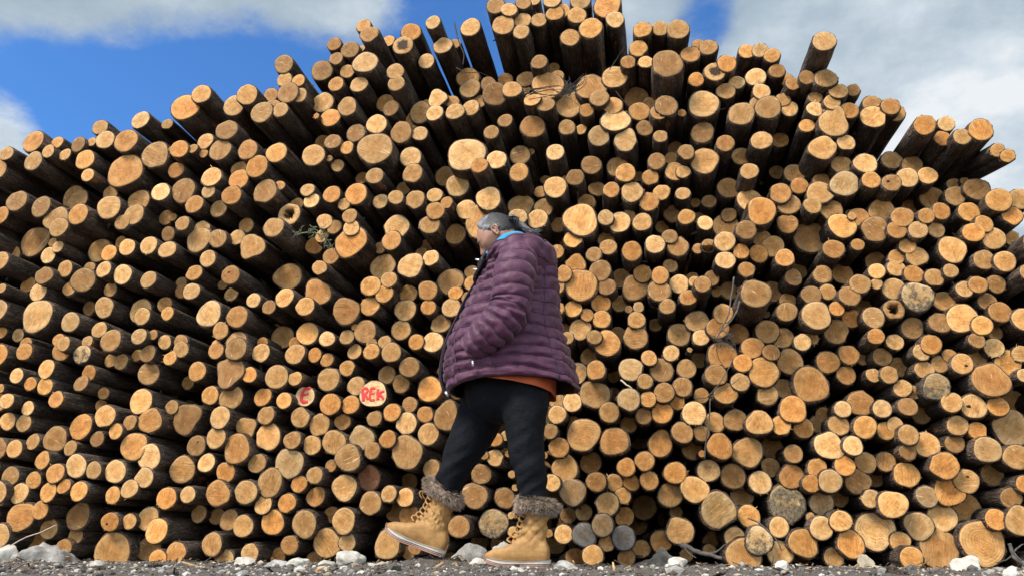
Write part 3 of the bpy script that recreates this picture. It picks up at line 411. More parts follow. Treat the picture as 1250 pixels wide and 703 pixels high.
(138.1,604.2,10,-0.022,0,''),(365.4,590.5,10,-0.002,0,''),(384.3,579.9,10,-0.052,0,''),(229.5,603.4,10,-0.041,0,''),(242.9,626.8,10,0.239,2,''),(339.5,678.6,10,0.161,2,''),(383.3,683.5,10,0.159,1,''),(474.8,602.8,10,-0.029,0,''),
(673.8,588.9,10,-0.041,0,''),(750.1,588.9,10,0.052,0,''),(712.7,625.2,10,0.169,1,''),(1251.2,590.9,10,-0.051,0,''),(1150.2,169.3,9.8,-0.046,0,''),(59.2,311.9,9.8,0.055,0,''),(519,505.7,9.8,0.026,0,''),(347.5,97.6,9.6,0.01,1,''),
(410.2,103.2,9.6,-0.027,0,''),(584.4,124.5,9.6,0.17,1,''),(658.3,76.1,9.6,-0.004,0,''),(911.7,63.2,9.6,0.054,0,''),(948.6,87.1,9.6,0.047,0,''),(203.2,265.9,9.6,0.179,1,''),(380.3,245.2,9.6,0.041,0,''),(396.3,270.5,9.6,0.025,0,''),
(300.6,275.5,9.6,0.159,1,''),(512.6,163.5,9.6,0.055,0,''),(739.6,265.9,9.6,-0.029,0,''),(1155.2,151.6,9.6,-0.051,0,''),(1130.7,263.9,9.6,-0.058,0,''),(34.3,347.7,9.6,0.204,1,''),(85.7,351.7,9.6,0.036,1,''),(121.5,402.5,9.6,-0.047,0,''),
(169.8,410.5,9.6,-0.063,0,''),(289.7,290,9.6,0.085,2,''),(399.3,413.5,9.6,-0.007,0,''),(576.4,346.1,9.6,0.002,0,''),(508.2,417.5,9.6,-0.022,0,''),(679.8,349.7,9.6,-0.035,0,''),(814.7,374,9.6,-0.043,0,''),(904.7,307.3,9.6,-0.015,0,''),
(1010.3,356.7,9.6,0.038,0,''),(1142.6,281,9.6,0.011,0,''),(1094.8,313.9,9.6,0.022,1,''),(1070.3,331.2,9.6,-0.054,0,''),(1069.3,410.5,9.6,-0.064,0,''),(148,441.3,9.6,0.036,0,''),(108.6,455.3,9.6,-0.02,0,''),(99.2,467.8,9.6,-0.031,0,''),
(221,426.6,9.6,-0.024,0,''),(304.6,457.3,9.6,-0.027,0,''),(424,449.3,9.6,0.008,0,''),(819.3,431,9.6,0.023,0,''),(785.8,507.7,9.6,-0.011,0,''),(1092.8,518.6,9.6,0.024,1,''),(92.6,653.7,9.6,0.109,2,''),(264.8,629.7,9.6,0.289,2,''),
(405.2,627.8,9.6,0.168,1,''),(760.5,604.8,9.6,0.034,0,''),(693.7,628.7,9.6,0.474,2,''),(740.6,662.6,9.6,0.046,0,''),(1068.9,583.9,9.6,0.222,1,''),(621.6,12.4,9.4,-0.056,0,''),(928,61.8,9.4,0.039,0,''),(942.6,68.3,9.4,0.029,0,''),
(464.4,246.2,9.4,0.046,0,''),(530.6,238.6,9.4,0.017,0,''),(911.3,329.4,9.4,-0.038,0,''),(961.5,366.7,9.4,0.166,1,''),(8.4,489.1,9.4,-0.063,0,''),(141.5,526.2,9.4,-0.057,0,''),(40.4,538.9,9.4,0.014,0,''),(432.9,429,9.4,0.011,0,''),
(500.3,493.7,9.4,0.037,0,''),(792.4,436.9,9.4,0.007,0,''),(791.4,487.3,9.4,-0.05,0,''),(771,588.9,9.4,0.015,0,''),(365.8,116.6,9.2,-0.032,1,''),(596.3,103,9.2,0.068,0,''),(849.9,97.6,9.2,0.004,0,''),(899.3,101.2,9.2,0.044,0,''),
(985,95,9.2,-0.076,0,''),(8,187.7,9.2,-0.045,0,''),(427,263.9,9.2,-0.033,0,''),(483.3,241.2,9.2,-0.046,0,''),(860.9,272.5,9.2,0,0,''),(523,375.2,9.2,-0.036,0,''),(725,310.9,9.2,-0.008,0,''),(1192.4,415.5,9.2,-0.06,0,''),
(158.8,515.6,9.2,-0.028,0,''),(118.9,535.6,9.2,0.035,0,''),(457.2,510.7,9.2,-0.005,0,''),(787.4,465.4,9.2,-0.064,0,''),(856.3,482.8,9.2,0.069,0,''),(856.3,528.6,9.2,-0.044,0,''),(330.9,116.6,9,0.161,1,''),(408.2,54.2,9,-0.061,0,''),
(528.6,27.9,9,-0.057,0,''),(617.2,97.6,9,0.334,2,''),(638.9,4.4,9,-0.035,0,''),(686.8,13.5,9,-0.006,1,''),(766.9,76.3,9,-0.034,0,''),(955.5,122.5,9,0.039,1,''),(408.2,277.5,9,0.029,0,''),(222.9,273.1,9,-0.038,0,''),
(493.3,229.7,9,0.214,2,''),(599.9,161.9,9,-0.027,0,''),(824.2,181.8,9,0.267,2,''),(985,153.9,9,-0.005,0,''),(889.8,262.5,9,0.193,1,''),(201.2,371.7,9,0.157,1,''),(77.7,419.5,9,-0.07,0,''),(222.9,355.3,9,0.178,1,''),
(282.7,358.7,9,0.171,1,''),(309.6,366.7,9,-0.018,0,''),(393.3,288,9,0.067,1,''),(390.3,327.2,9,-0.067,0,''),(221,417.5,9,-0.006,0,''),(423.6,411.5,9,-0.022,0,''),(817.7,289,9,-0.03,0,''),(754.5,407.5,9,0.17,1,''),
(868.9,339.8,9,0.096,1,''),(1235.3,291,9,0.19,1,''),(1214.3,405.5,9,0.068,2,''),(20.5,458.5,9,-0.066,0,''),(612.3,553.5,9,0.099,1,''),(827.2,491.1,9,-0.008,0,''),(671.8,526.2,9,-0.031,0,''),(1004.9,506.1,9,0.132,2,''),
(1159.5,434.9,9,-0.005,2,''),(158.4,636.1,9,-0.001,0,''),(410.2,72.1,8.8,-0.051,0,''),(443.9,31.9,8.8,0.188,1,''),(424,87.7,8.8,-0.023,0,''),(716,135.1,8.8,-0.01,0,''),(788.4,76.3,8.8,-0.022,0,''),(968.1,102.6,8.8,-0.031,1,''),
(375.4,232.2,8.8,0.036,0,''),(616.8,147.6,8.8,0.03,0,''),(948.2,210.7,8.8,0.475,2,''),(725.6,411.5,8.8,-0.045,0,''),(1021.3,377,8.8,-0.031,0,''),(86.1,546.5,8.8,-0.004,0,''),(59.2,185.1,8.6,-0.053,0,''),(254.4,234,8.6,-0.032,0,''),
(865.5,246,8.6,0.213,1,''),(833.6,236.6,8.6,0.038,0,''),(205.4,286,8.6,0.059,0,''),(134.9,353.7,8.6,0.108,1,''),(109.2,376.6,8.6,0.184,1,''),(328.5,375,8.6,-0.008,0,''),(555.9,358.1,8.6,-0.025,0,''),(207.8,436.9,8.6,-0.033,0,''),
(34.3,498.1,8.6,-0.005,0,''),(384.3,433.3,8.6,0.032,0,''),(360.4,461.8,8.6,-0.03,0,''),(78.3,593.3,8.6,-0.065,0,''),(364.4,99,8.4,-0.031,0,''),(69.7,174.7,8.4,0.022,1,''),(107.2,214.2,8.4,-0.054,0,''),(393.3,172.9,8.4,0.314,2,''),
(423.6,180.8,8.4,-0.016,0,''),(806.3,166.9,8.4,-0.033,0,''),(834,210.1,8.4,0.023,0,''),(1217.9,183.8,8.4,-0.14,-1,'v'),(1230.3,190.8,8.4,-0.14,-1,'v'),(204.6,382.6,8.4,-0.008,0,''),(201.2,417.5,8.4,-0.009,0,''),(575.4,332.2,8.4,0.168,1,''),
(680.2,307.5,8.4,0.048,0,''),(818.3,324.6,8.4,0.027,0,''),(864.9,299.9,8.4,-0.008,0,'s'),(1160.5,330.8,8.4,-0.064,0,''),(135.5,439.9,8.4,0.092,1,''),(210.2,496.7,8.4,0.017,0,''),(399.3,439.3,8.4,0.037,0,''),(748.5,480.8,8.4,0.411,2,''),
(1065.9,457.9,8.4,0.015,0,''),(1114.7,478.8,8.4,0.04,1,''),(1041.4,110.6,8.2,-0.049,0,''),(552.5,124.5,8,0.029,2,''),(852.9,55.8,8,0.216,1,''),(959.5,97.6,8,0.212,1,''),(995.4,119.5,8,-0.031,1,''),(412.2,202.4,8,0.071,2,''),
(362.4,249.6,8,0.128,1,''),(441.9,217.7,8,0.207,2,''),(819.3,193.8,8,0.146,1,''),(659.9,234.6,8,0.232,1,''),(767.5,263.5,8,0.068,1,''),(808.3,277.5,8,0.262,2,''),(854.9,266.5,8,0.325,2,''),(1164.5,225.7,8,0.178,2,''),
(22.3,409.1,8,0.059,0,''),(71.7,415.1,8,-0.012,0,''),(360.4,419.5,8,0.052,0,''),(514.6,309.9,8,0.195,1,''),(521.6,299.9,8,0.301,2,''),(469.8,417.5,8,-0.024,0,''),(680.8,376.6,8,-0.03,0,''),(716.6,384.6,8,0.011,0,''),
(800.3,396.2,8,0.199,2,''),(37.3,468.4,8,-0.045,0,''),(123.5,494.7,8,0.195,2,''),(229.9,466.8,8,0.207,1,''),(605.3,536.6,8,-0.033,0,''),(1053.5,437.9,8,0.164,1,''),(1250.2,457.9,8,-0.064,0,''),(506.7,668.6,8,-0.066,0,''),
(498.7,674.6,8,0.077,1,''),(539.5,664.6,8,0.194,1,''),(474.8,50.4,7.6,0.192,1,''),(680.8,93,7.6,0.144,1,''),(922.7,126.5,7.6,0.051,1,''),(79.7,189.1,7.6,-0.011,1,''),(420,249.6,7.6,-0.035,1,''),(545.5,247.6,7.6,-0.066,0,''),
(70.7,301.5,7.6,0.04,0,''),(147.4,295.9,7.6,0.186,1,''),(106.6,417.5,7.6,0.022,0,''),(31.9,419.5,7.6,0.049,0,''),(221,345.7,7.6,0.204,1,''),(692.7,412.5,7.6,-0.046,0,''),(845,339.8,7.6,0.201,1,''),(991.4,412.5,7.6,0.036,1,''),
(1047,298.9,7.6,-0.045,0,''),(557.5,479.8,7.6,0.208,1,''),(749.5,459.3,7.6,0.418,2,''),(699.3,514.6,7.6,0.147,2,''),(547.5,679.6,7.6,0.448,2,''),(825.2,624.8,7.6,0.16,1,''),(838,676.6,7.6,0.221,1,''),(865.9,671.6,7.6,0.178,1,''),
(792.4,125.9,7.4,0.155,1,''),(126.5,479.8,7.2,0.067,1,''),(404.3,568,7.2,0.044,0,''),(204.2,152.2,7,0.144,1,''),(109.6,326.8,7,0.137,1,''),(2,405.9,7,0.053,0,''),(320.6,418.5,7,0.05,0,''),(463.8,302.9,7,0.144,1,''),
(570.4,363.7,7,-0.06,0,''),(453.9,420.5,7,-0.03,0,''),(687.8,400.5,7,0.162,1,''),(847.9,343.8,7,-0.026,0,''),(167.4,433.9,7,0.082,1,''),(543.5,644.7,7,0.177,1,''),(555.5,54.2,6.8,0.148,1,''),(676.2,83.3,6.8,0.345,2,''),
(709.7,158.5,6.8,0.101,1,''),(1069.9,346.7,6.8,-0.05,0,''),(874.8,355.7,6.6,0.16,1,''),(652.9,1.6,6.4,0.205,1,''),(779.4,375.2,6.4,0.004,0,''),(851.9,303.9,6.4,0.031,1,''),(626.2,648.7,6.4,0.02,0,''),(520.6,127.5,6,0.185,1,''),
(641.9,109.6,6,0.211,2,''),(112,173.7,6,-0.04,1,''),(235.9,181.8,6,-0.041,2,''),(341.9,226.7,6,-0.001,2,''),(780.4,215.7,6,0.333,3,''),(665.8,219.7,6,0.476,2,''),(1038.2,261.5,6,0.149,1,''),(848.9,247.6,6,0.337,3,''),
(2,352.1,6,-0.061,0,''),(187.3,408.5,6,-0.03,1,''),(271.8,347.7,6,0.179,1,''),(688.8,298.9,6,0.355,2,''),(905.7,354.7,6,0.13,1,''),(539.5,452.9,6,0.165,1,''),(617.2,531.6,6,-0.018,0,''),(248.8,187.8,5.6,-0.012,2,''),
(64.8,295.9,5.6,0.166,1,''),(934.6,382.6,5.6,0.383,2,''),(834,576.9,5.4,0.042,0,''),(832.2,138.5,5,-0.029,0,''),(209.6,183.8,5,-0.012,0,''),(211,265.5,5,0.141,1,''),(1040.2,264.5,5,-0.059,0,''),(1177.5,221.7,5,0.147,1,''),
(263.8,419.5,5,-0.012,0,''),(1,473.8,5,-0.046,0,''),(1,502.7,5,0.201,1,''),(544.5,430,5,0.05,1,''),(591.3,555.5,5,-0.019,0,''),(669.8,650.7,5,0.16,1,''),(989.4,630.7,5,0.026,2,''),(767.5,377.6,4.6,0.068,0,''),
(647.9,185.8,4.4,0.17,1,''),(625,578.9,4.4,-0.013,0,''),(441.9,59.8,4,0.449,2,''),(402.3,193.8,4,0.042,2,''),(432.9,399.1,4,-0.022,1,''),(620.2,553.5,4,0.006,0,''),(664.8,555.5,4,0.203,1,''),(856.9,553.5,4,-0.018,0,''),
(1,612.8,4,-0.004,0,''),(624.2,628.7,4,-0.022,0,''),(629,594.9,4,0.012,0,''),(386.3,142,3.4,-0.036,0,''),(688.8,217.7,3,0.15,1,''),(0,327.8,3,0.038,0,''),(842,427,3,-0.028,0,''),
]
LOG_LABELS = {
 0: 'very thick log end darkened all over by mould near the ground',
 1: 'thick orange log end low at the left edge of the pile',
 2: 'thick log end, nearest up and left of the big round log below the crest',
 3: 'pale log end painted with the red letters REK',
 4: 'thick log end, nearest thick one above the left grey log',
 5: 'thick log end, second thick one up and right of the orange log at lower left',
 6: 'thick log end touching the very thick smooth log, down and left of it',
 7: 'thick log end touching the blackened mouldy log near the ground, above it',
 8: 'thick log end, nearest thick one above the widest cracked log',
 9: 'log end with a ragged black hollow core, up and left of the woman',
 10: 'weathered grey log end near the ground, left one of the dark grey pair',
 11: 'weathered grey log end near the ground, right one of the dark grey pair',
 12: 'medium log end, nearest thick one right of the blackened mouldy log near the ground',
 13: 'log end with a dark rotten centre on the right shoulder of the crest',
 14: 'medium log end touching the left grey log, up and right of it',
 15: 'sky-high log end with a dark rotten centre left of the pile crest',
 16: 'medium log end, nearest thick one up and left of the very thick smooth log',
 17: 'medium log end, second thick one above the wide brown log',
 18: 'hollow log end with a black ragged core on the right of the pile',
 19: 'pale log end painted with a red letter E',
 20: 'medium log end, nearest thick one below the thick lopsided log',
 21: 'medium log end, second thick one left of the ragged lobed log',
 22: 'medium log end, nearest thick one right of the torn splintered log',
 23: 'set-back log end, nearest thick one down and left of the green fir sprig',
 24: 'medium log end touching the flared butt by the boulder, above it',
 25: 'medium log end, nearest thick one below the fat pointed log',
 26: 'widest log end with radiating cracks, resting at the ground on the right',
 27: 'wide brownish log end on the ground left of the widest cracked log',
 28: 'flared bulging log butt sitting on the gravel beside the grey boulder',
 29: 'very broad round log end just above the gravel on the right',
 30: 'big cracked log end above and left of the woman with a small log overlapping',
 31: 'squarish fat log end cut off by the right edge of the photo',
 32: 'big pale log end with a small knot hole, high on the left slope',
 33: 'big pale flat-topped log end with straight saw lines',
 34: "set-back log end, nearest thick one up and left of the woman's head",
 35: 'big angular log end just right of the woman and her hood',
 36: 'very thick slanted log end low on the right with a stained edge',
 37: 'very thick smooth round log end near the right edge',
 38: 'thick brown log end cut with a straight step line across it',
 39: 'big pale log end with curved saw lines left of the woman',
 40: 'largest log end beside the back of the purple jacket',
 41: 'extra thick log end, second thick one down and right of the thick step-cut log',
 42: 'big dark tan log end set back on the right of the pile',
 43: 'thick teardrop log end left of the forward thigh',
 44: 'thick pale log end right of the standing leg with slanting cracks',
 45: 'fat log end with one pointed corner near the left edge',
 46: 'large shaded tan log end near the left edge of the pile',
 47: 'set-back log end, nearest thick one left of the twig tangle below the crest',
 48: 'big round log end jutting out below the right side of the crest',
 49: 'broad bulging log end with no clear round outline left of the red E',
 50: 'set-back log end, nearest thick one right of the twig tangle below the crest',
 51: 'extra thick log end, nearest thick one below the rotten-centred log right of the crest',
 52: 'extra thick log end touching the big left slope log, up and right of it',
 53: 'thick wedge-shaped log end with a flat lower side high on the right',
 54: 'big squat log end with grey and green mouldy stains',
 55: 'thick pale lopsided log end low on the left',
 56: 'extra thick log end, nearest thick one below the red E log',
 57: 'set-back log end touching the widest cracked log, up and left of it',
 58: 'big log end standing against the sky on the left slope',
 59: 'set-back log end, nearest thick one below the twig tangle below the crest',
 60: 'thick log end, nearest thick one down and right of the big mouldy squat log',
 61: 'thick log end, second thick one down and right of the thick lopsided log',
 62: 'thick log end, nearest thick one left of the very thick slanted log',
 63: 'thick log end, third up and left of the blackened mouldy log near the ground',
 64: 'thick pale log jutting far out with its dark bark underside showing',
 65: 'thick log end, nearest thick one down and right of the back hem of her jacket',
 66: 'thick orange-tinted log end with slanting saw lines right of the woman',
 67: 'thick log end, third thick one above the wide brown log',
 68: 'thick shield-shaped log end under the crest',
 69: 'set-back log end, nearest thick one up and left of the ragged lobed log',
 70: 'broad lobed log end with a ragged edge left of the jacket',
 71: 'thick log end, nearest thick one below the spray of dead twigs',
 72: 'thick log end, nearest thick one up and left of the blocky pale stone',
 73: 'log end spotted with dark mould between the two boots',
 74: 'thick log end, second down and right of the blackened mouldy log near the ground',
 75: 'thick log end, nearest thick one up and right of the widest cracked log',
 76: 'thick flattened log end with a pale torn lip on its right',
 77: 'thick lumpy log end right of the jutting log',
 78: 'thick log end, second thick one down and left of the thick lopsided log',
 79: 'thick log end touching the thick pale log by her standing leg, right of it',
 80: 'thick log end, nearest thick one below the very thick slanted log',
 81: 'log end torn and splintered along its lower half',
 82: 'thick log end, nearest thick one down and right of the ragged lobed log',
 83: 'thick log end, nearest thick one up and right of the big mouldy squat log',
 84: 'thick log end, nearest thick one down and left of her forward boot',
 85: 'thick log end, third thick one down and left of the very thick smooth log',
 86: 'thick log end touching the broad lower right log, up and right of it',
 87: 'thick log end touching the wide brown log, up and left of it',
 88: 'thick log end, nearest thick one left of the big saw-lined log under the right slope',
 89: 'set-back log end, nearest thick one down and left of the saw-lined log by her hood',
 90: 'thick log end, second thick one down and left of the left hollow log',
 91: 'thick log end, nearest thick one above the thick lopsided log',
 92: 'set-back log end, nearest down and right of the big saw-lined log level with her face',
 93: 'big log end with fine slanting saw lines under the right slope',
 94: 'thick log end, nearest thick one down and left of the red E log',
 95: 'thick log end, nearest thick one above her forward knee',
 96: 'thick log end touching the reddish brown cracked log, up and left of it',
 97: 'thick log end touching the very thick slanted log, down and left of it',
 98: 'thick log end, second thick one below the red E log',
 99: 'thick log end, nearest thick one up and right of the dark earth clod',
 100: 'thick log end touching the thick step-cut log, up and left of it',
 101: 'thick log end, nearest down and left of the blackened mouldy log near the ground',
 102: 'thick log end touching the broad lower right log, down and left of it',
 103: 'thick log end touching the wide brown log, above it',
 104: 'set-back log end touching the large shaded log, up and right of it',
 105: 'thick log end, nearest thick one down and left of the big left slope log',
 106: 'thick log end, nearest thick one right of the big saw-lined log level with her face',
 107: 'thick log end touching the torn splintered log, left of it',
 108: 'set-back log end, nearest thick one left of the left hollow log',
 109: 'thick log end, nearest thick one up and left of the front of her jacket',
 110: 'thick log end, nearest thick one right of the largest log behind her back',
 111: 'thick log end, nearest thick one down and right of the back of her jacket',
 112: 'thick log end touching the very thick smooth log, up and right of it',
 113: 'thick log end touching the squarish fat log, down and left of it',
 114: 'thick log end, nearest thick one up and right of the big grey boulder',
 115: 'thick log end, second thick one below the thick lopsided log',
 116: 'thick log end, third thick one down and right of the thick lopsided log',
 117: 'thick log end, second thick one up and left of the blocky pale stone',
 118: 'thick log end touching the reddish brown cracked log, left of it',
 119: 'thick log end, nearest thick one down and right of her standing leg',
 120: 'thick log end, nearest thick one left of the high wedge-shaped log',
 121: 'thick log end, nearest thick one up and left of the left hollow log',
 122: 'thick log end touching the high wedge-shaped log, down and left of it',
 123: 'thick log end, nearest thick one above the front of her jacket',
 124: 'thick log end, nearest thick one above the reddish brown cracked log',
 125: 'thick log end, nearest thick one left of the very thick smooth log',
 126: 'thick log end, nearest down and left of the rotten-centred log left of the crest',
 127: 'thick log end, nearest thick one right of the big left slope log',
 128: "thick log end, nearest thick one above the woman's head",
 129: 'thick log end, nearest thick one left of the thick lopsided log',
 130: 'thick log end touching the very thick slanted log, up and left of it',
 131: 'thick log end, second thick one down and left of the very thick slanted log',
 132: 'thick log end, second thick one above the thick step-cut log',
 133: 'thick log end, nearest thick one right of the very thick slanted log',
 134: 'thick log end, nearest thick one up and left of the spotted log between the boots',
 135: 'thick log end, nearest thick one below the blackened mouldy log near the ground',
 136: 'thick log end, nearest up and right of the big cracked log above her head',
 137: 'set-back log end, nearest thick one above the shield-shaped log',
 138: 'set-back log end, nearest thick one up and right of the shield-shaped log',
 139: 'set-back log end, third thick one down and left of the big left slope log',
 140: "set-back log end, nearest thick one up and right of the woman's head",
 141: 'thick log end, nearest down and right of the rotten-centred log right of the crest',
 142: 'thick log end, nearest thick one right of the high wedge-shaped log',
 143: 'set-back log end touching the big saw-lined log under the right slope, above it',
 144: 'thick log end, nearest thick one up and right of the fat pointed log',
 145: 'jutting log end, fifth thick one up and right of the big mouldy squat log',
 146: 'thick log end, second thick one left of the thick lopsided log',
 147: 'thick log end, second thick one below the fat pointed log',
 148: 'thick log end, nearest thick one down and left of the thick lopsided log',
 149: 'thick log end, nearest thick one left of the front hem of her jacket',
 150: 'thick log end, second thick one right of the thick pale log by her standing leg',
 151: 'thick log end, nearest thick one left of the squarish fat log',
 152: 'thick log end touching the squarish fat log, below it',
 153: 'set-back log end, nearest thick one right of the flared butt by the boulder',
 154: 'thick log end, nearest thick one above the blocky pale stone',
 155: 'thick log end, third thick one up and right of the broad lower right log',
 156: 'thick log end, fourth thick one up and right of the big mouldy squat log',
 157: 'thick log end touching the thick lumpy log, down and right of it',
 158: 'thick log end touching the broad bulging log, below it',
 159: 'thick log end, nearest thick one above the broad lower right log',
 160: 'thick log end touching the big left slope log, above it',
 161: 'thick log end, nearest thick one down and left of the twig tangle below the crest',
 162: 'thick log end, second thick one right of the back of her jacket',
 163: 'thick log end, second thick one up and right of the thick step-cut log',
 164: 'set-back log end, nearest thick one down and right of the big left slope log',
 165: 'pointed teardrop log end under the crest',
 166: 'set-back log end touching the saw-lined log by her hood, up and left of it',
 167: 'thick log end, second thick one right of the big saw-lined log under the right slope',
 168: 'set-back log end, nearest thick one right of the large shaded log',
 169: 'set-back log end, nearest thick one up and left of the broad bulging log',
 170: 'thick log end, nearest thick one up and left of the red E log',
 171: 'thick log end, second thick one up and left of the reddish brown cracked log',
 172: 'thick log end, second thick one right of the back hem of her jacket',
 173: 'thick log end, fourth thick one below the spray of dead twigs',
 174: 'thick log end, nearest thick one up and right of the flared butt by the boulder',
 175: 'thick log end, third thick one up and left of the blocky pale stone',
 176: 'reddish brown cracked log end behind the raised boot',
 177: 'thick log end, nearest thick one left of the thick step-cut log',
 178: 'set-back log end, nearest thick one up and right of the right grey log',
 179: 'thick log end, second thick one up and left of the left hollow log',
 180: 'thick log end, nearest thick one left of the big pale saw-lined log',
 181: 'medium log end, third thick one right of the big log on the left skyline',
 182: 'set-back log end, nearest up and left of the big cracked log above her head',
 183: 'medium log end, nearest thick one above the twig tangle below the crest',
 184: 'medium log end, second thick one left of the big left slope log',
 185: 'set-back log end, second thick one down and left of the big left slope log',
 186: 'medium log end, second down and right of the big log on the left skyline',
 187: 'set-back log end touching the big cracked log above her head, below it',
 188: 'medium log end, nearest up and left of the big angular log by the hood',
 189: 'jutting log end, third up and right of the big saw-lined log under the right slope',
 190: 'set-back log end, nearest up and right of the big saw-lined log under the right slope',
 191: 'set-back log end, nearest thick one down and left of the ragged lobed log',
 192: 'medium log end, nearest thick one below the ragged lobed log',
 193: 'medium log end, nearest thick one above the red REK log',
 194: 'medium log end, nearest thick one left of the spray of dead twigs',
 195: 'medium log end, nearest thick one below the jutting log right of the woman',
 196: 'medium log end, nearest thick one up and right of the red E log',
 197: 'medium log end, nearest thick one down and left of the spray of dead twigs',
 198: 'set-back log end touching the squarish fat log, above it',
 199: 'medium log end, nearest thick one up and right of the orange log at lower left',
 200: 'medium log end, second thick one above the flared butt by the boulder',
 201: 'medium log end, fourth thick one down and right of the thick lopsided log',
 202: 'medium log end touching the reddish brown cracked log, below it',
 203: 'medium log end, second thick one up and left of the right grey log',
 204: 'medium log end, second thick one left of the rotten-centred log left of the crest',
 205: 'medium log end, nearest thick one left of the rotten-centred log left of the crest',
 206: 'set-back log end, nearest thick one up and left of the big pale saw-lined log',
 207: 'medium log end, nearest thick one up and left of the twig tangle below the crest',
 208: 'set-back log end, nearest down and right of the rotten-centred log left of the crest',
 209: 'medium log end, nearest thick one below the big round log below the crest',
 210: 'lone log leaning up above the right slope of the pile against the sky',
 211: 'medium log end, nearest thick one up and left of the large shaded log',
 212: 'medium log end touching the big pale saw-lined log, up and right of it',
 213: 'medium log end, nearest thick one above the big saw-lined log level with her face',
 214: 'medium log end touching the thick flattened log, above it',
 215: 'medium log end, nearest thick one right of the fat pointed log',
 216: 'medium log end, nearest thick one left of the jutting log right of the woman',
 217: 'medium log end, nearest thick one up and left of the spray of dead twigs',
 218: 'medium log end, nearest thick one up and left of the thick lopsided log',
 219: 'medium log end, nearest thick one down and right of the fat pointed log',
 220: 'medium log end touching the broad bulging log, above it',
 221: 'medium log end, nearest thick one right of the back hem of her jacket',
 222: 'set-back log end, second thick one above the blackened mouldy log near the ground',
 223: 'set-back log end, second thick one up and right of the flared butt by the boulder',
 224: 'medium log end, nearest up and right of the blackened mouldy log near the ground',
 225: 'set-back log end touching the thick step-cut log, up and right of it',
 226: 'medium log end, nearest down and right of the blackened mouldy log near the ground',
 227: 'set-back log end, second thick one below the blackened mouldy log near the ground',
 228: 'medium log end, nearest down and right of the big log on the left skyline',
 229: 'medium log end touching the saw-lined log by her hood, right of it',
 230: 'medium log end, nearest thick one down and left of the torn splintered log',
 231: 'set-back log end, nearest thick one down and right of the thick flattened log',
 232: 'medium log end, nearest thick one left of the front of her jacket',
 233: 'medium log end, second thick one up and right of the big mouldy squat log',
 234: 'medium log end, nearest thick one down and right of the red E log',
 235: 'medium log end, nearest thick one down and right of the very thick slanted log',
 236: 'medium log end, third thick one right of the flared butt by the boulder',
 237: 'medium log end, nearest up and left of the blackened mouldy log near the ground',
 238: 'medium log end, second thick one right of the big log on the left skyline',
 239: 'medium log end, nearest thick one right of the big log on the left skyline',
 240: 'medium log end, nearest thick one above the big round log below the crest',
 241: 'medium log end, nearest thick one above the large shaded log',
 242: 'medium log end, nearest thick one above the left hollow log',
 243: 'medium log end touching the shield-shaped log, down and left of it',
 244: 'medium log end, nearest thick one below the pointed teardrop log',
 245: 'medium log end, nearest thick one right of the big angular log by the hood',
 246: 'medium log end, nearest thick one left of the ragged lobed log',
 247: 'medium log end touching the largest log behind her back, up and right of it',
 248: 'medium log end, nearest thick one right of the back of her jacket',
 249: 'medium log end, nearest thick one down and right of the thick lopsided log',
 250: 'medium log end touching the thick log by the forward thigh, above it',
 251: 'medium log end, nearest thick one right of the spray of dead twigs',
 252: 'medium log end, third thick one below the spray of dead twigs',
 253: 'medium log end, third thick one above the thick step-cut log',
 254: 'medium log end, second thick one right of the flared butt by the boulder',
 255: 'medium log end, nearest thick one above the thick step-cut log',
 256: 'medium log end touching the thick step-cut log, right of it',
 257: 'medium log end, second thick one up and right of the large shaded log',
 258: 'medium log end, nearest thick one below the big left slope log',
 259: 'medium log end, third thick one up and left of the left hollow log',
 260: 'medium log end, nearest thick one below the big log on the left skyline',
 261: 'medium log end touching the left hollow log, down and left of it',
 262: 'medium log end, nearest thick one right of the big pale saw-lined log',
 263: 'medium log end, nearest thick one up and right of the torn splintered log',
 264: 'set-back log end, sixth thick one up and right of the big mouldy squat log',
 265: 'medium log end, second thick one above the broad bulging log',
 266: 'set-back log end, nearest thick one below the saw-lined log by her hood',
 267: 'medium log end, nearest thick one above the spray of dead twigs',
 268: 'medium log end touching the right hollow log, above it',
 269: 'medium log end touching the big mouldy squat log, right of it',
 270: 'medium log end, nearest thick one above the very thick smooth log',
 271: 'medium log end, second thick one up and right of the very thick smooth log',
 272: 'medium log end, nearest thick one right of the red E log',
 273: 'medium log end, nearest thick one right of the thick lopsided log',
 274: 'medium log end, nearest thick one up and left of her forward knee',
 275: 'medium log end, nearest thick one above the back hem of her jacket',
 276: 'medium log end, second thick one below the spray of dead twigs',
 277: 'medium log end touching the very thick slanted log, up and right of it',
 278: 'medium log end, nearest thick one left of the blocky pale stone',
 279: 'medium log end, nearest thick one left of the spotted log between the boots',
 280: 'medium log end, second thick one up and left of the thick step-cut log',
 281: 'set-back log end, nearest thick one above the dark earth clod',
 282: 'set-back log end, second thick one down and left of the squarish fat log',
 283: 'medium log end touching the wide brown log, left of it',
 284: 'set-back log end, nearest thick one above the big cracked log above her head',
 285: 'medium log end, nearest thick one below the lone leaning log',
 286: 'medium log end, nearest thick one left of the big left slope log',
 287: 'medium log end, third down and right of the big log on the left skyline',
 288: 'set-back log end, nearest down and right of the big set-back log on the right',
 289: 'medium log end touching the right hollow log, left of it',
 290: 'medium log end, nearest thick one down and right of the right hollow log',
 291: 'medium log end, nearest thick one above the red E log',
 292: 'medium log end, second thick one down and left of the spray of dead twigs',
 293: 'medium log end, third thick one up and right of the flared butt by the boulder',
 294: 'set-back log end touching the thick pale log by her standing leg, below it',
 295: 'medium log end touching the big pale saw-lined log, above it',
 296: 'medium log end touching the saw-lined log by her hood, up and right of it',
 297: 'jutting log end, second thick one right of the high wedge-shaped log',
 298: 'medium log end, nearest thick one down and left of the thick lumpy log',
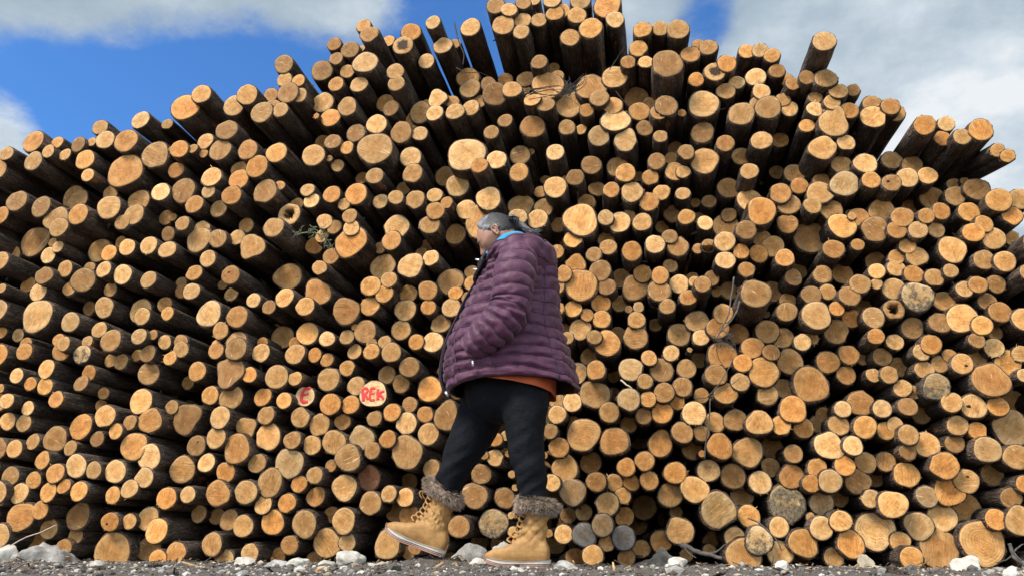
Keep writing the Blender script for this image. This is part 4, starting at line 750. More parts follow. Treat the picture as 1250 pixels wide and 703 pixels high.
 299: 'medium log end, second thick one above the very thick smooth log',
}
# ------------------------------------------------------------------ the log pile
D0 = 4.2
LOGLEN = 4.1
PALETTE = [(.73, .39, .138), (.69, .345, .105), (.65, .295, .080), (.72, .415, .165), (.58, .325, .122), (.55, .265, .082), (.75, .45, .19), (.46, .25, .09), (.42, .22, .078)]
def outline(tagc, big, r):
    a = {2: r.uniform(.01, .05), 3: r.uniform(.005, .03), 4: r.uniform(.0, .015), 5: r.uniform(0, .014), 7: r.uniform(0, .010)}
    if big: a[2] += .015; a[3] += .022; a[4] += .012
    if tagc == 'l': a[2] = .07; a[3] = .10; a[4] = .04
    ph = {k: r.uniform(0, 6.283) for k in a}
    flat = r.random() < .3; fa = r.uniform(0, 6.283); fd = r.uniform(.86, .95)
    def f(t):
        v = 1 + sum(a[k] * math.cos(k * t + ph[k]) for k in a)
        if tagc == 't': v *= 1 + .34 * max(0, math.cos(t - 1.25)) ** 6 - .06
        if flat:
            c = math.cos(t - fa)
            if c > .3: v = min(v, fd / c if c > .0 else v)
        return v
    return f

def log_geometry(i, px, py, r_px, dz, lv, tg):
    """vertices of one log about the middle of its cut face; the log runs along +Y"""
    r = random.Random(1000 + i)
    Y = D0 + dz
    c = P(px, py, Y)
    rad = r_px * 1.035 * depth_of(c) / F0
    f = outline(tg, r_px > 15, r)
    n = 40 if r_px > 13 else 30
    angs = [2 * math.pi * k / n for k in range(n)]
    prof = [f(a) * rad for a in angs]
    tx, tz = r.gauss(0, .05), r.gauss(0, .06)
    if lv < 0: tx *= .5; tz *= .5
    if tg in ('E', 'K'): tx = tz = 0.0
    bt = rad * r.uniform(.035, .06) + r.uniform(.001, .003)      # bark thickness
    sd = r.random()
    # cut face
    V = []; F = []; UV = []
    rings = [.0, .3, .6, .85, .965, 1.0]
    V.append(Vector((0, -.003, 0))); UV.append((0, 0))
    amp = rad * r.uniform(.006, .02)
    for q in rings[1:]:
        for a, p in zip(angs, prof):
            x, z = q * p * math.cos(a), q * p * math.sin(a)
            y = tx * x + tz * z - .003 + amp * (mnoise.noise(Vector((x / rad * 1.7, z / rad * 1.7, sd * 40))))
            if q == 1.0: y += .002 + .0015 * r.random()
            V.append(Vector((x, y, z))); UV.append((q * math.cos(a), q * math.sin(a)))
    if tg in ('E', 'K'):
        for v in V: v.y = -.003
    if tg == 'h':
        # hollow core: ragged hole with a real depth
        V[0].y += .16
        for k in range(n):
            w = 1 + .55 * mnoise.noise(Vector((math.cos(angs[k]) * 2.2, math.sin(angs[k]) * 2.2, sd * 9))) + .25 * r.uniform(-1, 1)
            b = V[1 + k]; hx = .40 * w
            b.x = hx * prof[k] * math.cos(angs[k]); b.z = hx * prof[k] * math.sin(angs[k]); b.y += .15
            m_ = V[1 + n + k]; hx2 = .47 * w
            m_.x = hx2 * prof[k] * math.cos(angs[k]); m_.z = hx2 * prof[k] * math.sin(angs[k])
            UV[1 + n + k] = (hx2 * math.cos(angs[k]), hx2 * math.sin(angs[k]))
    if tg == 's':
        for k, v in enumerate(V):   # half of the end split away
            if v.z < -.1 * rad: v.y += .12 + (.1 * rad - v.z) * .3
    r2 = random.Random(9000 + i)
    for k in range(n): F.append((0, 1 + k, 1 + (k + 1) % n))
    for j in range(len(rings) - 2):
        for k in range(n):
            k2 = (k + 1) % n; A = 1 + j * n; B = 1 + (j + 1) * n
            F.append((A + k, B + k, B + k2, A + k2))
    F = [t[::-1] for t in F]
    if r2.random() < .22:      # torn fibres left standing on the edge of the cut
        for _ in range(r2.randrange(2, 7)):
            a = r2.uniform(0, 6.283) if r2.random() < .4 else r2.gauss(-1.6, .7)
            p = f(a) * rad * r2.uniform(.93, 1.0); L_ = r2.uniform(.006, .022); w_ = r2.uniform(.001, .0045)
            d_ = Vector((math.cos(a), 0, math.sin(a))); e_ = Vector((-math.sin(a), 0, math.cos(a)))
            b_ = d_ * p; tip = b_ + d_ * L_ * r2.uniform(.2, 1) + Vector((0, -L_ * r2.uniform(.1, .7), 0)) + e_ * r2.uniform(-.01, .01)
            k = len(V); V += [b_ - e_ * w_ + Vector((0, -.002, 0)), b_ + e_ * w_ + Vector((0, -.002, 0)), b_ + Vector((0, .004, 0)) + d_ * .002, tip]
            UV += [(.86 * math.cos(a), .86 * math.sin(a))] * 4
            F += [(k, k + 3, k + 1), (k + 1, k + 3, k + 2), (k + 2, k + 3, k)]
    # bark
    BV = []; BF = []
    ys = [0, .006, .05, .14, .28, .5, .85, 1.4, 2.3, 3.2, LOGLEN]
    taper = r.uniform(-.012, .012) if rad > .05 else r.uniform(-.004, .012)
    bx, bz = r.gauss(0, .009), r.gauss(0, .007)
    jag = [r.uniform(.0, .007) + (.02 * r.random() if r.random() < .05 else 0) for _ in angs]
    for k, a in enumerate(angs):       # inner rim
        p = prof[k] * .975; x, z = p * math.cos(a), p * math.sin(a)
        BV.append(Vector((x, tx * x + tz * z + .004, z)))
    for j, y in enumerate(ys):
        for k, a in enumerate(angs):
            x0, z0 = prof[k] * math.cos(a), prof[k] * math.sin(a)
            g = 1 - min(1, y / .7) * .6     # the outline rounds off away from the butt
            p = rad + (prof[k] - rad) * g + bt + taper * y
            nz = mnoise.noise(Vector((math.cos(a) * 3 + i * 3.1, y * 9, math.sin(a) * 3))) * (.0035 + rad * .035)
            nz += mnoise.noise(Vector((math.cos(a) * 7 + i * 1.7, y * 25, math.sin(a) * 7))) * .0022
            if j == 0: p -= bt * .35 * r.random()
            p += nz
            p = max(p, .006)
            yy = y + (tx * x0 + tz * z0) * max(0, 1 - y / .3)
            if j <= 1: yy += jag[k]
            BV.append(Vector((p * math.cos(a) + bx * y * y * .25, yy, p * math.sin(a) + bz * y * y * .25)))
    m = len(ys) + 1
    for j in range(m - 1):
        for k in range(n):
            k2 = (k + 1) % n
            BF.append((j * n + k, j * n + k2, (j + 1) * n + k2, (j + 1) * n + k)[::-1])
    BF.append(tuple((m - 1) * n + k for k in range(n))[::-1])
    for _ in range(r2.randrange(0, 4) if r_px > 9 else 0):     # stubs of snapped branches
        a = r2.uniform(0, 6.283); y0 = r2.uniform(.06, 1.3); L_ = r2.uniform(.012, .05); w_ = r2.uniform(.005, .011)
        d_ = Vector((math.cos(a), r2.uniform(-.5, .2), math.sin(a))).normalized(); e_ = Vector((-math.sin(a), 0, math.cos(a))); g_ = d_.cross(e_)
        b_ = Vector((rad * math.cos(a), y0, rad * math.sin(a))); k = len(BV)
        for q, s_ in ((0, 1.25), (bt + L_, .7)):
            for z in range(6): BV.append(b_ + d_ * q + (e_ * math.cos(z * 1.047) + g_ * math.sin(z * 1.047)) * w_ * s_)
        for z in range(6): BF.append((k + z, k + (z + 1) % 6, k + 6 + (z + 1) % 6, k + 6 + z))
        BF.append(tuple(k + 6 + z for z in range(6)))
    # colour of this log's wood
    t = list(PALETTE[r.randrange(len(PALETTE))]); k = r.uniform(.68, 1.10)
    if lv >= 1: t = [(t[0] + .60) / 2, (t[1] + .34) / 2, (t[2] + .13) / 2]
    rot = stain = 0.0
    if tg == 'o': t = [.60, .28, .085]
    if tg == 'g': t = [.49, .31, .15]; stain = .14
    if tg in ('E', 'K'): t = [.78, .50, .25]; k = 1.05
    if tg == 'G': t = [.19, .17, .15]; stain = .0
    if tg == 'B': t = [.26, .11, .05]; stain = .1
    if tg == 'b': t = [.55, .35, .16]; stain = .12
    if tg == 'm': t = [.54, .36, .17]; stain = .42
    if tg == 'M': t = [.40, .29, .14]; stain = .62
    if tg == 'r': rot = .85
    if tg == 'h': rot = .75
    if tg == 'c': t = [.55, .34, .14]
    if not tg and r.random() < .05: stain = r.uniform(.08, .18)
    tint = [x * k for x in t] + [1]
    mk = (sd, rot, stain, r.random())
    # direction of the axis
    if tg == 'v': ax = (P(780, 425, 900) - Vector((0, 0, CAMZ))).normalized()
    else: ax = Vector((r.gauss(0, .012), 1, r.gauss(0, .008))).normalized()
    rot_m = Vector((0, 1, 0)).rotation_difference(ax).to_matrix().to_4x4()
    return c, rad, rot_m, (V, F, UV), (BV, BF), tint, mk

def set_face_attr(me, UVs, tints, mks, fpl):
    """uv + per-log colour attributes on the faces that are wood"""
    ul = me.uv_layers.new(name='face')
    li = [0] * len(me.loops); me.loops.foreach_get('vertex_index', li)
    flat = []
    for v in li: flat += UVs[v]
    ul.data.foreach_set('uv', flat)
    for nm, src in (('tint', tints), ('mk', mks)):
        at = me.attributes.new(nm, 'FLOAT_COLOR', 'POINT')
        fl = []
        for c in src: fl += list(c)
        at.data.foreach_set('color', fl)

def make_log(i, rec, label, group):
    px, py, r_px, dz, lv, tg = rec
    c, rad, rm, (V, F, UV), (BV, BF), tint, mk = log_geometry(i, *rec)
    root = empty('log', c); root.matrix_world = Matrix.Translation(c) @ rm
    tag(root, label, 'log', group)
    me = mesh('cut_face', V, F, [WOOD])
    if tg == 'h':
        me.materials.append(HOLE)
        n = 40 if r_px > 13 else 30
        for k in range(n): me.polygons[k].material_index = 1
    set_face_attr(me, UV, [tint] * len(V), [mk] * len(V), None)
    cf = link('cut_face', me, root)
    bk = link('bark', mesh('bark', BV, BF, [BARK]), root)
    r = random.Random(77 + i)
    if tg == 'k':      # a dark knot set in the end
        n = 14; kr = rad * .2; a0 = r.uniform(0, 6.28); kx, kz = .38 * rad * math.cos(a0), .38 * rad * math.sin(a0)
        mb = MB(); mb.ball((kx, -.001, kz), (kr, .0045, kr * .7), 14, 8)
        for v in mb.V: v += Vector((r.uniform(-1, 1), 0, r.uniform(-1, 1))) * kr * .2
        link('knot', mb.mesh('knot', [HOLE]), cf)
    if tg in 'EK' and tg:
        mb = MB()
        def stroke(pts, w):
            q = spline([(x * rad, 0, z * rad) for x, z in pts], 4 * len(pts))
            rr = random.Random(len(mb.V))
            mb.sweep([Vector((p.x * (1.12 if tg == 'K' else 1), -.0034, p.z)) for p in q], [(.0012, w * 1.5 * rad * (.8 + .4 * rr.random())) for _ in q], 8)
        if tg == 'E':
            stroke([(-.10, .68), (-.28, .24), (-.34, -.26), (-.24, -.52)], .11)
            stroke([(-.12, .66), (.18, .76), (.52, .76)], .11)
            stroke([(-.30, .06), (.02, .14), (.14, .15)], .08)
            stroke([(.16, .18), (.40, .24)], .08)
            stroke([(-.26, -.52), (.04, -.57), (.36, -.52)], .11)
        else:
            # R, E, K
            stroke([(-.72, .36), (-.70, .0), (-.62, -.52)], .075)
            stroke([(-.78, .30), (-.52, .42), (-.38, .24), (-.50, .04), (-.66, .0)], .07)
            stroke([(-.60, .0), (-.44, -.2), (-.34, -.44)], .065)
            stroke([(.12, .38), (-.12, .40), (-.20, .10), (-.18, -.42), (.12, -.44)], .07)
            stroke([(-.16, .02), (.08, .0)], .055)
            stroke([(.30, .34), (.30, .0), (.34, -.46)], .07)
            stroke([(.74, .16), (.56, .12), (.34, -.06)], .065)
            stroke([(.36, -.04), (.58, -.22), (.72, -.44)], .065)
        link('painted_letters', mb.mesh('painted_letters', [RED]), cf)
    return root

# the 300 logs that show largest are things of their own
LABELS = globals().get('LOG_LABELS', {})
for i, rec in enumerate(LOGS[:300]):
    make_log(i, rec, LABELS.get(i, 'pale cut log end in the stacked pile, number %d' % i), 'logs stacked in the pile with their cut ends showing')

# the rest of the pile, and the logs that close it behind and past the frame, as one mass
SV = []; SF = []; SUV = []; ST = []; SM = []; SMI = []
def add_stuff(i, rec):
    c, rad, rm, (V, F, UV), (BV, BF), tint, mk = log_geometry(i, *rec)
    M = Matrix.Translation(c) @ rm
    k = len(SV)
    SV.extend(M @ v for v in V); SUV.extend(UV); SF.extend(tuple(a + k for a in f) for f in F); SMI.extend([0] * len(F))
    k = len(SV)
    SV.extend(M @ v for v in BV); SUV.extend([(0, 0)] * len(BV)); SF.extend(tuple(a + k for a in f) for f in BF); SMI.extend([1] * len(BF))
    nn = len(V) + len(BV); ST.extend([tint] * nn); SM.extend([mk] * nn)
for i, rec in enumerate(LOGS[300:]): add_stuff(300 + i, rec)
# silhouette of the pile in the photograph, used to keep the logs behind inside it
TOP = [(-150, 240), (0, 205), (60, 200), (130, 180), (200, 175), (260, 150), (330, 130), (400, 115), (470, 90), (560, 110), (640, 105), (720, 95), (800, 90), (870, 100), (940, 115), (1000, 130), (1060, 165), (1120, 200), (1180, 235), (1250, 270), (1400, 350)]
def top_at(x):
    for (a, b), (c_, d) in zip(TOP, TOP[1:]):
        if a <= x <= c_: return b + (d - b) * (x - a) / (c_ - a)
    return 400
rb = random.Random(3)
k = 0
for layer in (0, 1):
  y = 688.0 - layer * 9; row = layer
  while y > 100:
    x = -60 + (15 if row % 2 else 0)
    while x < 1320:
        xx, yy = x + rb.uniform(-5, 5), y + rb.uniform(-4, 4)
        inside = -15 < xx < 1262
        if yy > top_at(xx) + (46 if inside else 20):
            if inside: add_stuff(3000 + k, (xx, yy, rb.uniform(10, 14), rb.uniform(.62, 1.05) + layer * .55, 2, ''))
            k += 1
        x += 30
    y -= 26; row += 1
# continuation of the pile past both sides of the frame
for side in (-1, 1):
    y = 684.0; row = 0
    while y > 150:
        for col in range(9):
            xx = (-16 - col * 29 if side < 0 else 1272 + col * 29) + (14 if row % 2 else 0) + rb.uniform(-4, 4)
            yy = y + rb.uniform(-4, 4)
            tt = (186 + col * 16) if side < 0 else (262 + col * 28)
            if yy > tt and not (side > 0 and xx < 1284 and 270 < yy < 350):
                add_stuff(5000 + k, (xx, yy, rb.uniform(10.5, 15), rb.uniform(-.05, .12), 0, '')); k += 1
        y -= 28; row += 1
me = mesh('log_pile', SV, SF, [WOOD, BARK], True, SMI)
set_face_attr(me, SUV, ST, SM, None)
pile = link('log_pile', me)
tag(pile, 'mass of thinner logs wedged between the thick ones in the tall stacked pile', 'log pile', kind='stuff')
# ------------------------------------------------------------------ the woman
YW = 3.30
def cloth(name, ca, cb, rough, bump=.3, scale=60, dist=.003, spec=.4):
    s = NT(name); g = s.geo(); n = s.noise(g, scale, 5, .65); n0 = s.noise(g, 9, 4, .6)
    s.bump(s.math('ADD', n, s.math('MULTIPLY', n0, 1.2)), bump, dist)
    s.b.inputs['Specular IOR Level'].default_value = spec
    return s.set(s.mix(s.smooth(n0, .35, .65), ca, cb), rough)
# quilted nylon: fine gathered creases beside the seams
_s = NT('purple_quilted_nylon'); _g = _s.geo()
_n = _s.noise(_s.vmath('MULTIPLY', _g, (1, 1, .35)), 75, 5, .65); _n2 = _s.noise(_g, 16, 5, .65)
_s.bump(_s.math('ADD', _s.math('MULTIPLY', _n, .6), _s.math('MULTIPLY', _n2, 1.6)), .45, .007)
_s.b.inputs['Specular IOR Level'].default_value = .32
_s.b.inputs['Sheen Weight'].default_value = .15
PURPLE = _s.set(_s.mix(_s.smooth(_n2, .3, .7), (.062, .0130, .036), (.094, .0235, .056)), .56)
SEAM_AND_SHADE = cloth('dark_purple_seam_and_shade', (.035, .014, .032), (.05, .02, .045), .7)  # seam and zip colour, also the shade painted into grooves and creases
BLACK = cloth('black_lining', (.010, .009, .011), (.018, .016, .019), .6)
NAVY = cloth('dark_navy_trousers', (.004, .0045, .0065), (.0065, .0075, .011), .85, .8, 26, .010, .2)
ORANGE = cloth('orange_shirt', (.44, .085, .025), (.52, .11, .035), .85, .4, 40)
TURQ = cloth('turquoise_fleece', (.02, .26, .50), (.04, .34, .60), .9, .4, 120)
SKIN = NT('skin'); _g = SKIN.geo(); _n = SKIN.noise(_g, 40, 4)
SKIN.bump(SKIN.noise(_g, 160, 4), .15, .002)
SKIN.b.inputs['Subsurface Weight'].default_value = .08
SKIN.b.inputs['Subsurface Radius'].default_value = (.01, .004, .002)
SKIN = SKIN.set(SKIN.mix(_n, (.36, .17, .11), (.47, .25, .165)), .5)
LIP = cloth('lips', (.30, .10, .08), (.34, .12, .10), .45)
_s = NT('grey_hair'); _g = _s.geo()
_st = _s.noise(_s.vmath('MULTIPLY', _g, (26, 60, 85)), 1.6, 5, .7)
_big = _s.noise(_g, 12, 3)
_s.bump(_st, .7, .006)
HAIR = _s.set(_s.mix(_s.smooth(_s.math('ADD', _st, _s.math('MULTIPLY', _big, .3)), .50, .78), (.022, .021, .022), (.23, .22, .215)), .42)
_s = NT('tan_suede'); _g = _s.geo(); _n = _s.noise(_g, 30, 5, .65); _n2 = _s.noise(_g, 140, 4, .7)
_s.bump(_s.math('ADD', _n, _s.math('MULTIPLY', _n2, .4)), .5, .005)
TAN = _s.set(_s.mix(_s.smooth(_n, .3, .7), (.31, .155, .043), (.44, .24, .078)), .7)
SOLE_W = cloth('white_rubber', (.50, .46, .39), (.62, .58, .50), .55, .2)
SOLE_P = cloth('pink_brown_rubber', (.30, .155, .115), (.38, .21, .16), .6, .3)
FURM = cloth('grey_brown_fur', (.25, .185, .135), (.56, .44, .345), .9, .2, 200)
METAL = NT('white_metal'); METAL.b.inputs['Metallic'].default_value = .6
METAL = METAL.set((.75, .75, .73), .3)

def hair_cap_material():
    s = NT('combed_grey_hair'); uv = s.n('ShaderNodeUVMap', _uv_map='strand').outputs[0]
    st = s.noise(s.vmath('MULTIPLY', uv, (34, 3.2, 0)), 1.0, 4, .65); big = s.noise(s.vmath('MULTIPLY', uv, (4, 2, 0)), 1.3, 3)
    s.bump(st, .8, .006)
    f = s.math('ADD', st, s.math('ADD', s.math('MULTIPLY', big, .5), s.math('MULTIPLY', s.n('ShaderNodeSeparateXYZ', i0=uv).outputs[1], .42)))
    return s.set(s.mix(s.smooth(f, .62, .98), (.028, .026, .026), (.34, .33, .32)), .42)
# ---- head frame
HC = P(606.5, 287.5, YW)                        # middle of the skull
_tilt, _turn = R(36), R(7)
f_ = Vector((-math.cos(_tilt) * math.cos(_turn), math.cos(_tilt) * math.sin(_turn), -math.sin(_tilt)))
s_ = Vector((0, 0, 1)).cross(f_).normalized() * -1        # towards the camera: her left side
if s_.y > 0: s_ = -s_
u_ = f_.cross(s_).normalized()
if u_.z < 0: u_ = -u_
HM = Matrix((f_, s_, u_)).transposed()          # columns: face, her left, crown
def head_shape(d):
    """head surface along unit direction d (face, left, up)"""
    x, y, z = d
    p = Vector((x * (.099 if x > 0 else .098), y * .074, z * (.108 if z > 0 else .120)))
    if z < 0 and x < .2:                        # nape: skull narrows into the neck
        k = min(1, -z * 1.1) * min(1, (.2 - x) * 1.2)
        p.x *= 1 - .35 * k; p.z *= 1 - .16 * k
    if z < -.1 and x > 0:                       # jaw narrows to the chin
        k = min(1, (-z - .1) / .8); p.y *= 1 - .42 * k; p.x *= 1 - .05 * k
    if x > .3 and z > .1: p.x *= 1 - .05 * min(1, z)         # forehead slopes back
    def bump(c, r, h, dirn):
        q = ((p - Vector(c)).length / r)
        return Vector(dirn) * (h * math.exp(-q * q))
    e = Vector()
    if x > 0:
        e += bump((.096, 0, -.008), .013, .010, (1, 0, 0))        # bridge
        e += bump((.098, 0, -.026), .013, .020, (1, 0, -.1))      # nose
        e += bump((.096, 0, -.036), .011, .017, (1, 0, -.15))     # tip
        for sg in (1, -1):
            e += bump((.090, sg * .013, -.038), .008, .007, (.8, sg * .5, 0))
            e += bump((.080, sg * .031, .0), .016, -.011, (1, 0, 0))   # eye socket
            e += bump((.080, sg * .031, -.003), .010, .0075, (1, 0, 0))   # closed lid
            e += bump((.086, sg * .028, .019), .014, .006, (1, 0, 0))     # brow
            e += bump((.066, sg * .048, -.026), .024, .007, (.7, sg * .5, 0))   # cheek
        e += bump((.088, 0, -.066), .011, .006, (1, 0, .1)) + bump((.086, 0, -.075), .011, .006, (1, 0, 0))
        e += bump((.088, 0, -.0705), .006, -.005, (1, 0, 0))
        e += bump((.078, 0, -.102), .020, .010, (1, 0, -.2))      # chin
    return p + e
def head_grid(n, m):
    out = []
    for i in range(m + 1):
        th = math.pi * i / m
        for k in range(n):
            a = 2 * math.pi * k / n
            out.append(Vector((math.sin(th) * math.cos(a), math.sin(th) * math.sin(a), math.cos(th))))
    return out
def grid_faces(n, m, skip=None):
    return [(i * n + k, (i + 1) * n + k, (i + 1) * n + (k + 1) % n, i * n + (k + 1) % n) for i in range(m) for k in range(n)
            if not skip or not skip(i, k)]
def H(v): return HC + HM @ Vector(v)

body = MB()
N_, M_ = 72, 56
body.add([H(head_shape(d)) for d in head_grid(N_, M_)], grid_faces(N_, M_))
NB = P(640, 318, YW)                            # base of the neck
body.sweep(spline([H((-.022, 0, -.03)), H((-.03, 0, -.085)), P(630, 306, YW), NB], 8), [.056, .054, .056, .058, .060, .064, .07, .07], 20)
PEL = P(620, 470, YW)
body.sweep(spline([NB + Vector((0, 0, .0)), P(634, 345, YW), P(625, 400, YW), P(622, 440, YW), PEL + Vector((0, 0, -.03))], 12),
           [(.12, .06), (.16, .09), (.17, .10), (.165, .105), (.16, .10), (.15, .10), (.15, .10), (.15, .10), (.155, .105), (.155, .11), (.15, .11), (.12, .10)], 24, up=Vector((0, 1, 0)))
YL, YR = 3.20, 3.42                              # her left (near) leg and right (far, forward) leg
legN = [P(628, 478, 3.24), P(640, 520, YL), P(645, 556, YL), P(652, 600, YL), P(654, 645, YL), P(655, 674, YL)]
legF = [P(607, 478, 3.37), P(588, 520, YR), P(567, 556, YR), P(549, 596, YR), P(537, 634, YR), P(531, 660, YR)]
for lg in (legN, legF):
    body.sweep(spline(lg, 16), [lerpl([.075, .062, .046, .040, .024, .020], k / 15) for k in range(16)], 16)
    t = lg[-1]; up_ = .0 if lg is legN else .34
    body.sweep([t + Vector((.02, 0, 0)), t + Vector((-.06, 0, -.012 + .06 * up_)), t + Vector((-.14, 0, -.02 + .14 * up_))], [.022, .020, .014], 12)
armN = [P(627, 318, 3.13), P(624, 345, 3.08), P(623, 376, 3.06), P(604, 398, 3.05), P(584, 420, 3.08)]
armF = [p + Vector((0, .36, 0)) for p in armN]
armN = [p + Vector((.015, .03, 0)) for p in armN]
for k, ar in enumerate((armN, armF)):
    body.sweep(spline(ar, 14), [lerpl([.05, .046, .04, .036, .028], q / 13) for q in range(14)], 12)
    w_ = ar[-1]; dr = (ar[-1] - ar[-2]).normalized(); dn = Vector((0, 0, -1)); sd_ = dr.cross(Vector((0, 1, 0))).normalized()
    body.sweep([w_, w_ + dr * .045, w_ + dr * .085], [(.016, .028), (.015, .038), (.012, .036)], 12)
    for fi, (o_, ln) in enumerate(((-.028, .062), (-.009, .072), (.010, .068), (.028, .052))):
        b_ = w_ + dr * .08 + sd_ * o_
        body.sweep([b_, b_ + dr * ln * .5 + Vector((0, .006, 0)), b_ + dr * ln * .85 + Vector((0, .018, -.006)), b_ + dr * ln + Vector((0, .028, -.012))], [.0095, .009, .008, .006], 8)
    b_ = w_ + dr * .03 - sd_ * .03
    body.sweep([b_, b_ + dr * .03 - sd_ * .018, b_ + dr * .055 - sd_ * .02], [.011, .0095, .007], 8)
person = link('person', remesh(body.mesh('person'), .0055, 3))
person.data.materials.append(SKIN)
tag(person, 'woman walking left with bowed head, in purple quilted jacket, dark trousers and tan fur boots', 'person')
def part(name, me, parent=None):
    return link(name, me, parent or person)

# ear, brow, lashes, lips
ear = MB()
ec = H((-.012, .073, -.012))
er = HM @ Matrix.Rotation(R(-12), 3, 'Y') @ Matrix.Scale(.84, 3)
loop = [(.0, .0, .030), (.014, .004, .024), (.017, .005, .008), (.010, .004, -.010), (.0, .003, -.026), (-.008, .003, -.026), (-.010, .005, -.010), (-.015, .012, .008), (-.012, .011, .024), (0, .0, .030)]
ear.sweep([ec + er @ Vector(p) for p in spline(loop, 26)], [.0052] * 26, 8)
ear.sweep([ec + er @ Vector(p) for p in spline([(.008, .002, .014), (-.004, .007, .012), (-.006, .006, -.006), (.006, .003, -.012)], 12)], [.0042] * 12, 8)
ear.ball(ec + er @ Vector((.0, .001, -.002)), (.016, .005, .028), 14, 10, er)
ear.ball(ec + er @ Vector((.0, .004, -.028)), (.008, .005, .009), 10, 8, er)
part('ear', ear.mesh('ear', [SKIN]))
for sg in (1, -1):
    lash = MB(); q = []
    for k in range(9):
        t = -1 + k / 4
        d = Vector((.93, sg * (.36 + t * .13), -.075 - .03 * (1 - t * t))).normalized()
        q.append(H(head_shape(d) + Vector((.0012, 0, 0))))
    lash.sweep(q, [.0012] * 9, 6)
    part('eyelashes', lash.mesh('eyelashes', [BLACK]))
    br = MB(); q = []
    for k in range(9):
        t = -1 + k / 4
        d = Vector((.93, sg * (.36 + t * .17), .20 - .05 * t * t)).normalized()
        q.append(H(head_shape(d) + Vector((.0014, 0, 0))))
    br.sweep(q, [.0018 + .0012 * math.sin(math.pi * k / 8) for k in range(9)], 6)
    part('eyebrow', br.mesh('eyebrow', [HAIR]))
lip = MB()
for zc in (-.615, -.665):
    q = [H(head_shape(Vector((.8, t * .16, zc + .02 * abs(t))).normalized()) + Vector((.001, 0, 0))) for t in (-1, -.5, 0, .5, 1)]
    lip.sweep(q, [.0018, .0035, .004, .0035, .0018], 8)
part('lips', lip.mesh('lips', [LIP]))

# hair: close cap combed back, coil with clip, loose tail
def hair_w(d):
    x, y, z = d
    line = .52 - .62 * z if z > -.2 else .64           # hairline: how far forward hair reaches
    a = abs(y)
    lim = .80 - 1.05 * max(0, .55 - z)                 # x limit of the hair at this height
    lim = max(lim, -.16 if z < .05 else -.2 + z)
    if z < -.62: return 0
    v = z * .75 - x * .66 - .57 + .52 * a + .08 * max(0, x) * a + .07 * mnoise.noise(d * 7)
    return max(0, min(1, (.5 + v / .30)))
HN, HMm = 110, 80
hv = []; hw = []
for d in head_grid(HN, HMm):
    w_ = hair_w(d); hw.append(w_)
    a = math.atan2(d.z + .12, d.y)
    str_ = .0016 * math.sin(a * 46 + 3 * mnoise.noise(d * 3)) + .0012 * mnoise.noise(Vector((d.x * 5, a * 22, 2)))
    hv.append(H(head_shape(d) + d * ((.0075 + str_ + .004 * max(0, d.z)) * min(1, w_ * 1.6) - .004 * (1 - min(1, w_ * 2)))))
hf = [q for q in grid_faces(HN, HMm) if max(hw[i] for i in q) > 0]
HAIRC = hair_cap_material()
hme = mesh('hair', hv, hf, [HAIRC]); ul = hme.uv_layers.new(name='strand')
_dg = head_grid(HN, HMm)
for lp in hme.loops:
    d = _dg[lp.vertex_index]; ul.data[lp.index].uv = (abs(math.atan2(d.y, d.z + .25)) , d.x)
hair = part('hair', hme)
bun = MB()
bc = P(625, 271, YW - .015)
q = []
for k in range(64):
    a = k / 63 * 2 * math.pi * 1.9
    rr = .024 - .012 * k / 63
    q.append(bc + HM @ Vector((-.012 - .012 * k / 63, rr * math.cos(a) * 1.1, rr * math.sin(a))) + Vector((0, 0, .0)))
bun.sweep(q, [.0115] * 64, 9, disp=lambda t, a: .0015 * math.sin(a * 4 + t * 60))
bun.sweep(spline([bc + Vector((.0, .0, .006)), P(634, 274, YW), P(643, 279, YW), P(649, 283, YW - .01)], 14), [.020, .020, .019, .018, .017, .016, .015, .014, .012, .011, .009, .008, .006, .003], 12, disp=lambda t, a: .0022 * math.sin(a * 5 + t * 18))
part('hair_coil', bun.mesh('hair_coil', [HAIR]), hair)
clip = MB()
for k in range(5):
    a = -.5 + k * .3
    clip.sweep([P(620.5 + k * 2.6, 264.5, YW - .045), P(621 + k * 2.9, 268, YW - .055), P(622 + k * 2.5, 272.5, YW - .045)], [.0022, .0028, .0016], 6)
clip.sweep([P(619, 266, YW - .045), P(626, 264, YW - .056), P(634, 266.5, YW - .045)], [.0035, .0042, .003], 8)
CLIPM = cloth('dark_hair_clip', (.012, .012, .014), (.02, .02, .022), .2)
part('hair_clip', clip.mesh('hair_clip', [CLIPM]), hair)
wisp = MB()
for k in range(34):
    a = P(646 + rnd.uniform(-4, 2), 281 + rnd.uniform(-3, 3), YW + rnd.uniform(-.02, .02))
    b = P(655 + rnd.uniform(-4, 10), 285 + rnd.uniform(-7, 4), YW + rnd.uniform(-.04, .03))
    wisp.sweep(spline([P(632, 273, YW), a, b], 7), [.0016, .0014, .0012, .001, .0009, .0007, .0004], 4)
part('hair_wisps', wisp.mesh('hair_wisps', [HAIR]), hair)
wisp = MB()
for k in range(40):                       # baby hairs along the hairline and crown
    d = Vector((rnd.uniform(-.5, .75), rnd.uniform(.1, .95), rnd.uniform(.1, 1))).normalized()
    if hair_w(d) <= .2: continue
    p0 = head_shape(d) + d * .007
    wisp.sweep([H(p0), H(head_shape((d + Vector((-.12, 0, .0))).normalized()) + d * .0095), H(head_shape((d + Vector((-.3, rnd.uniform(-.05, .05), .0))).normalized()) + d * .0105)], [.0007, .0006, .0003], 4)
part('stray_hairs', wisp.mesh('stray_hairs', [HAIR]), hair)

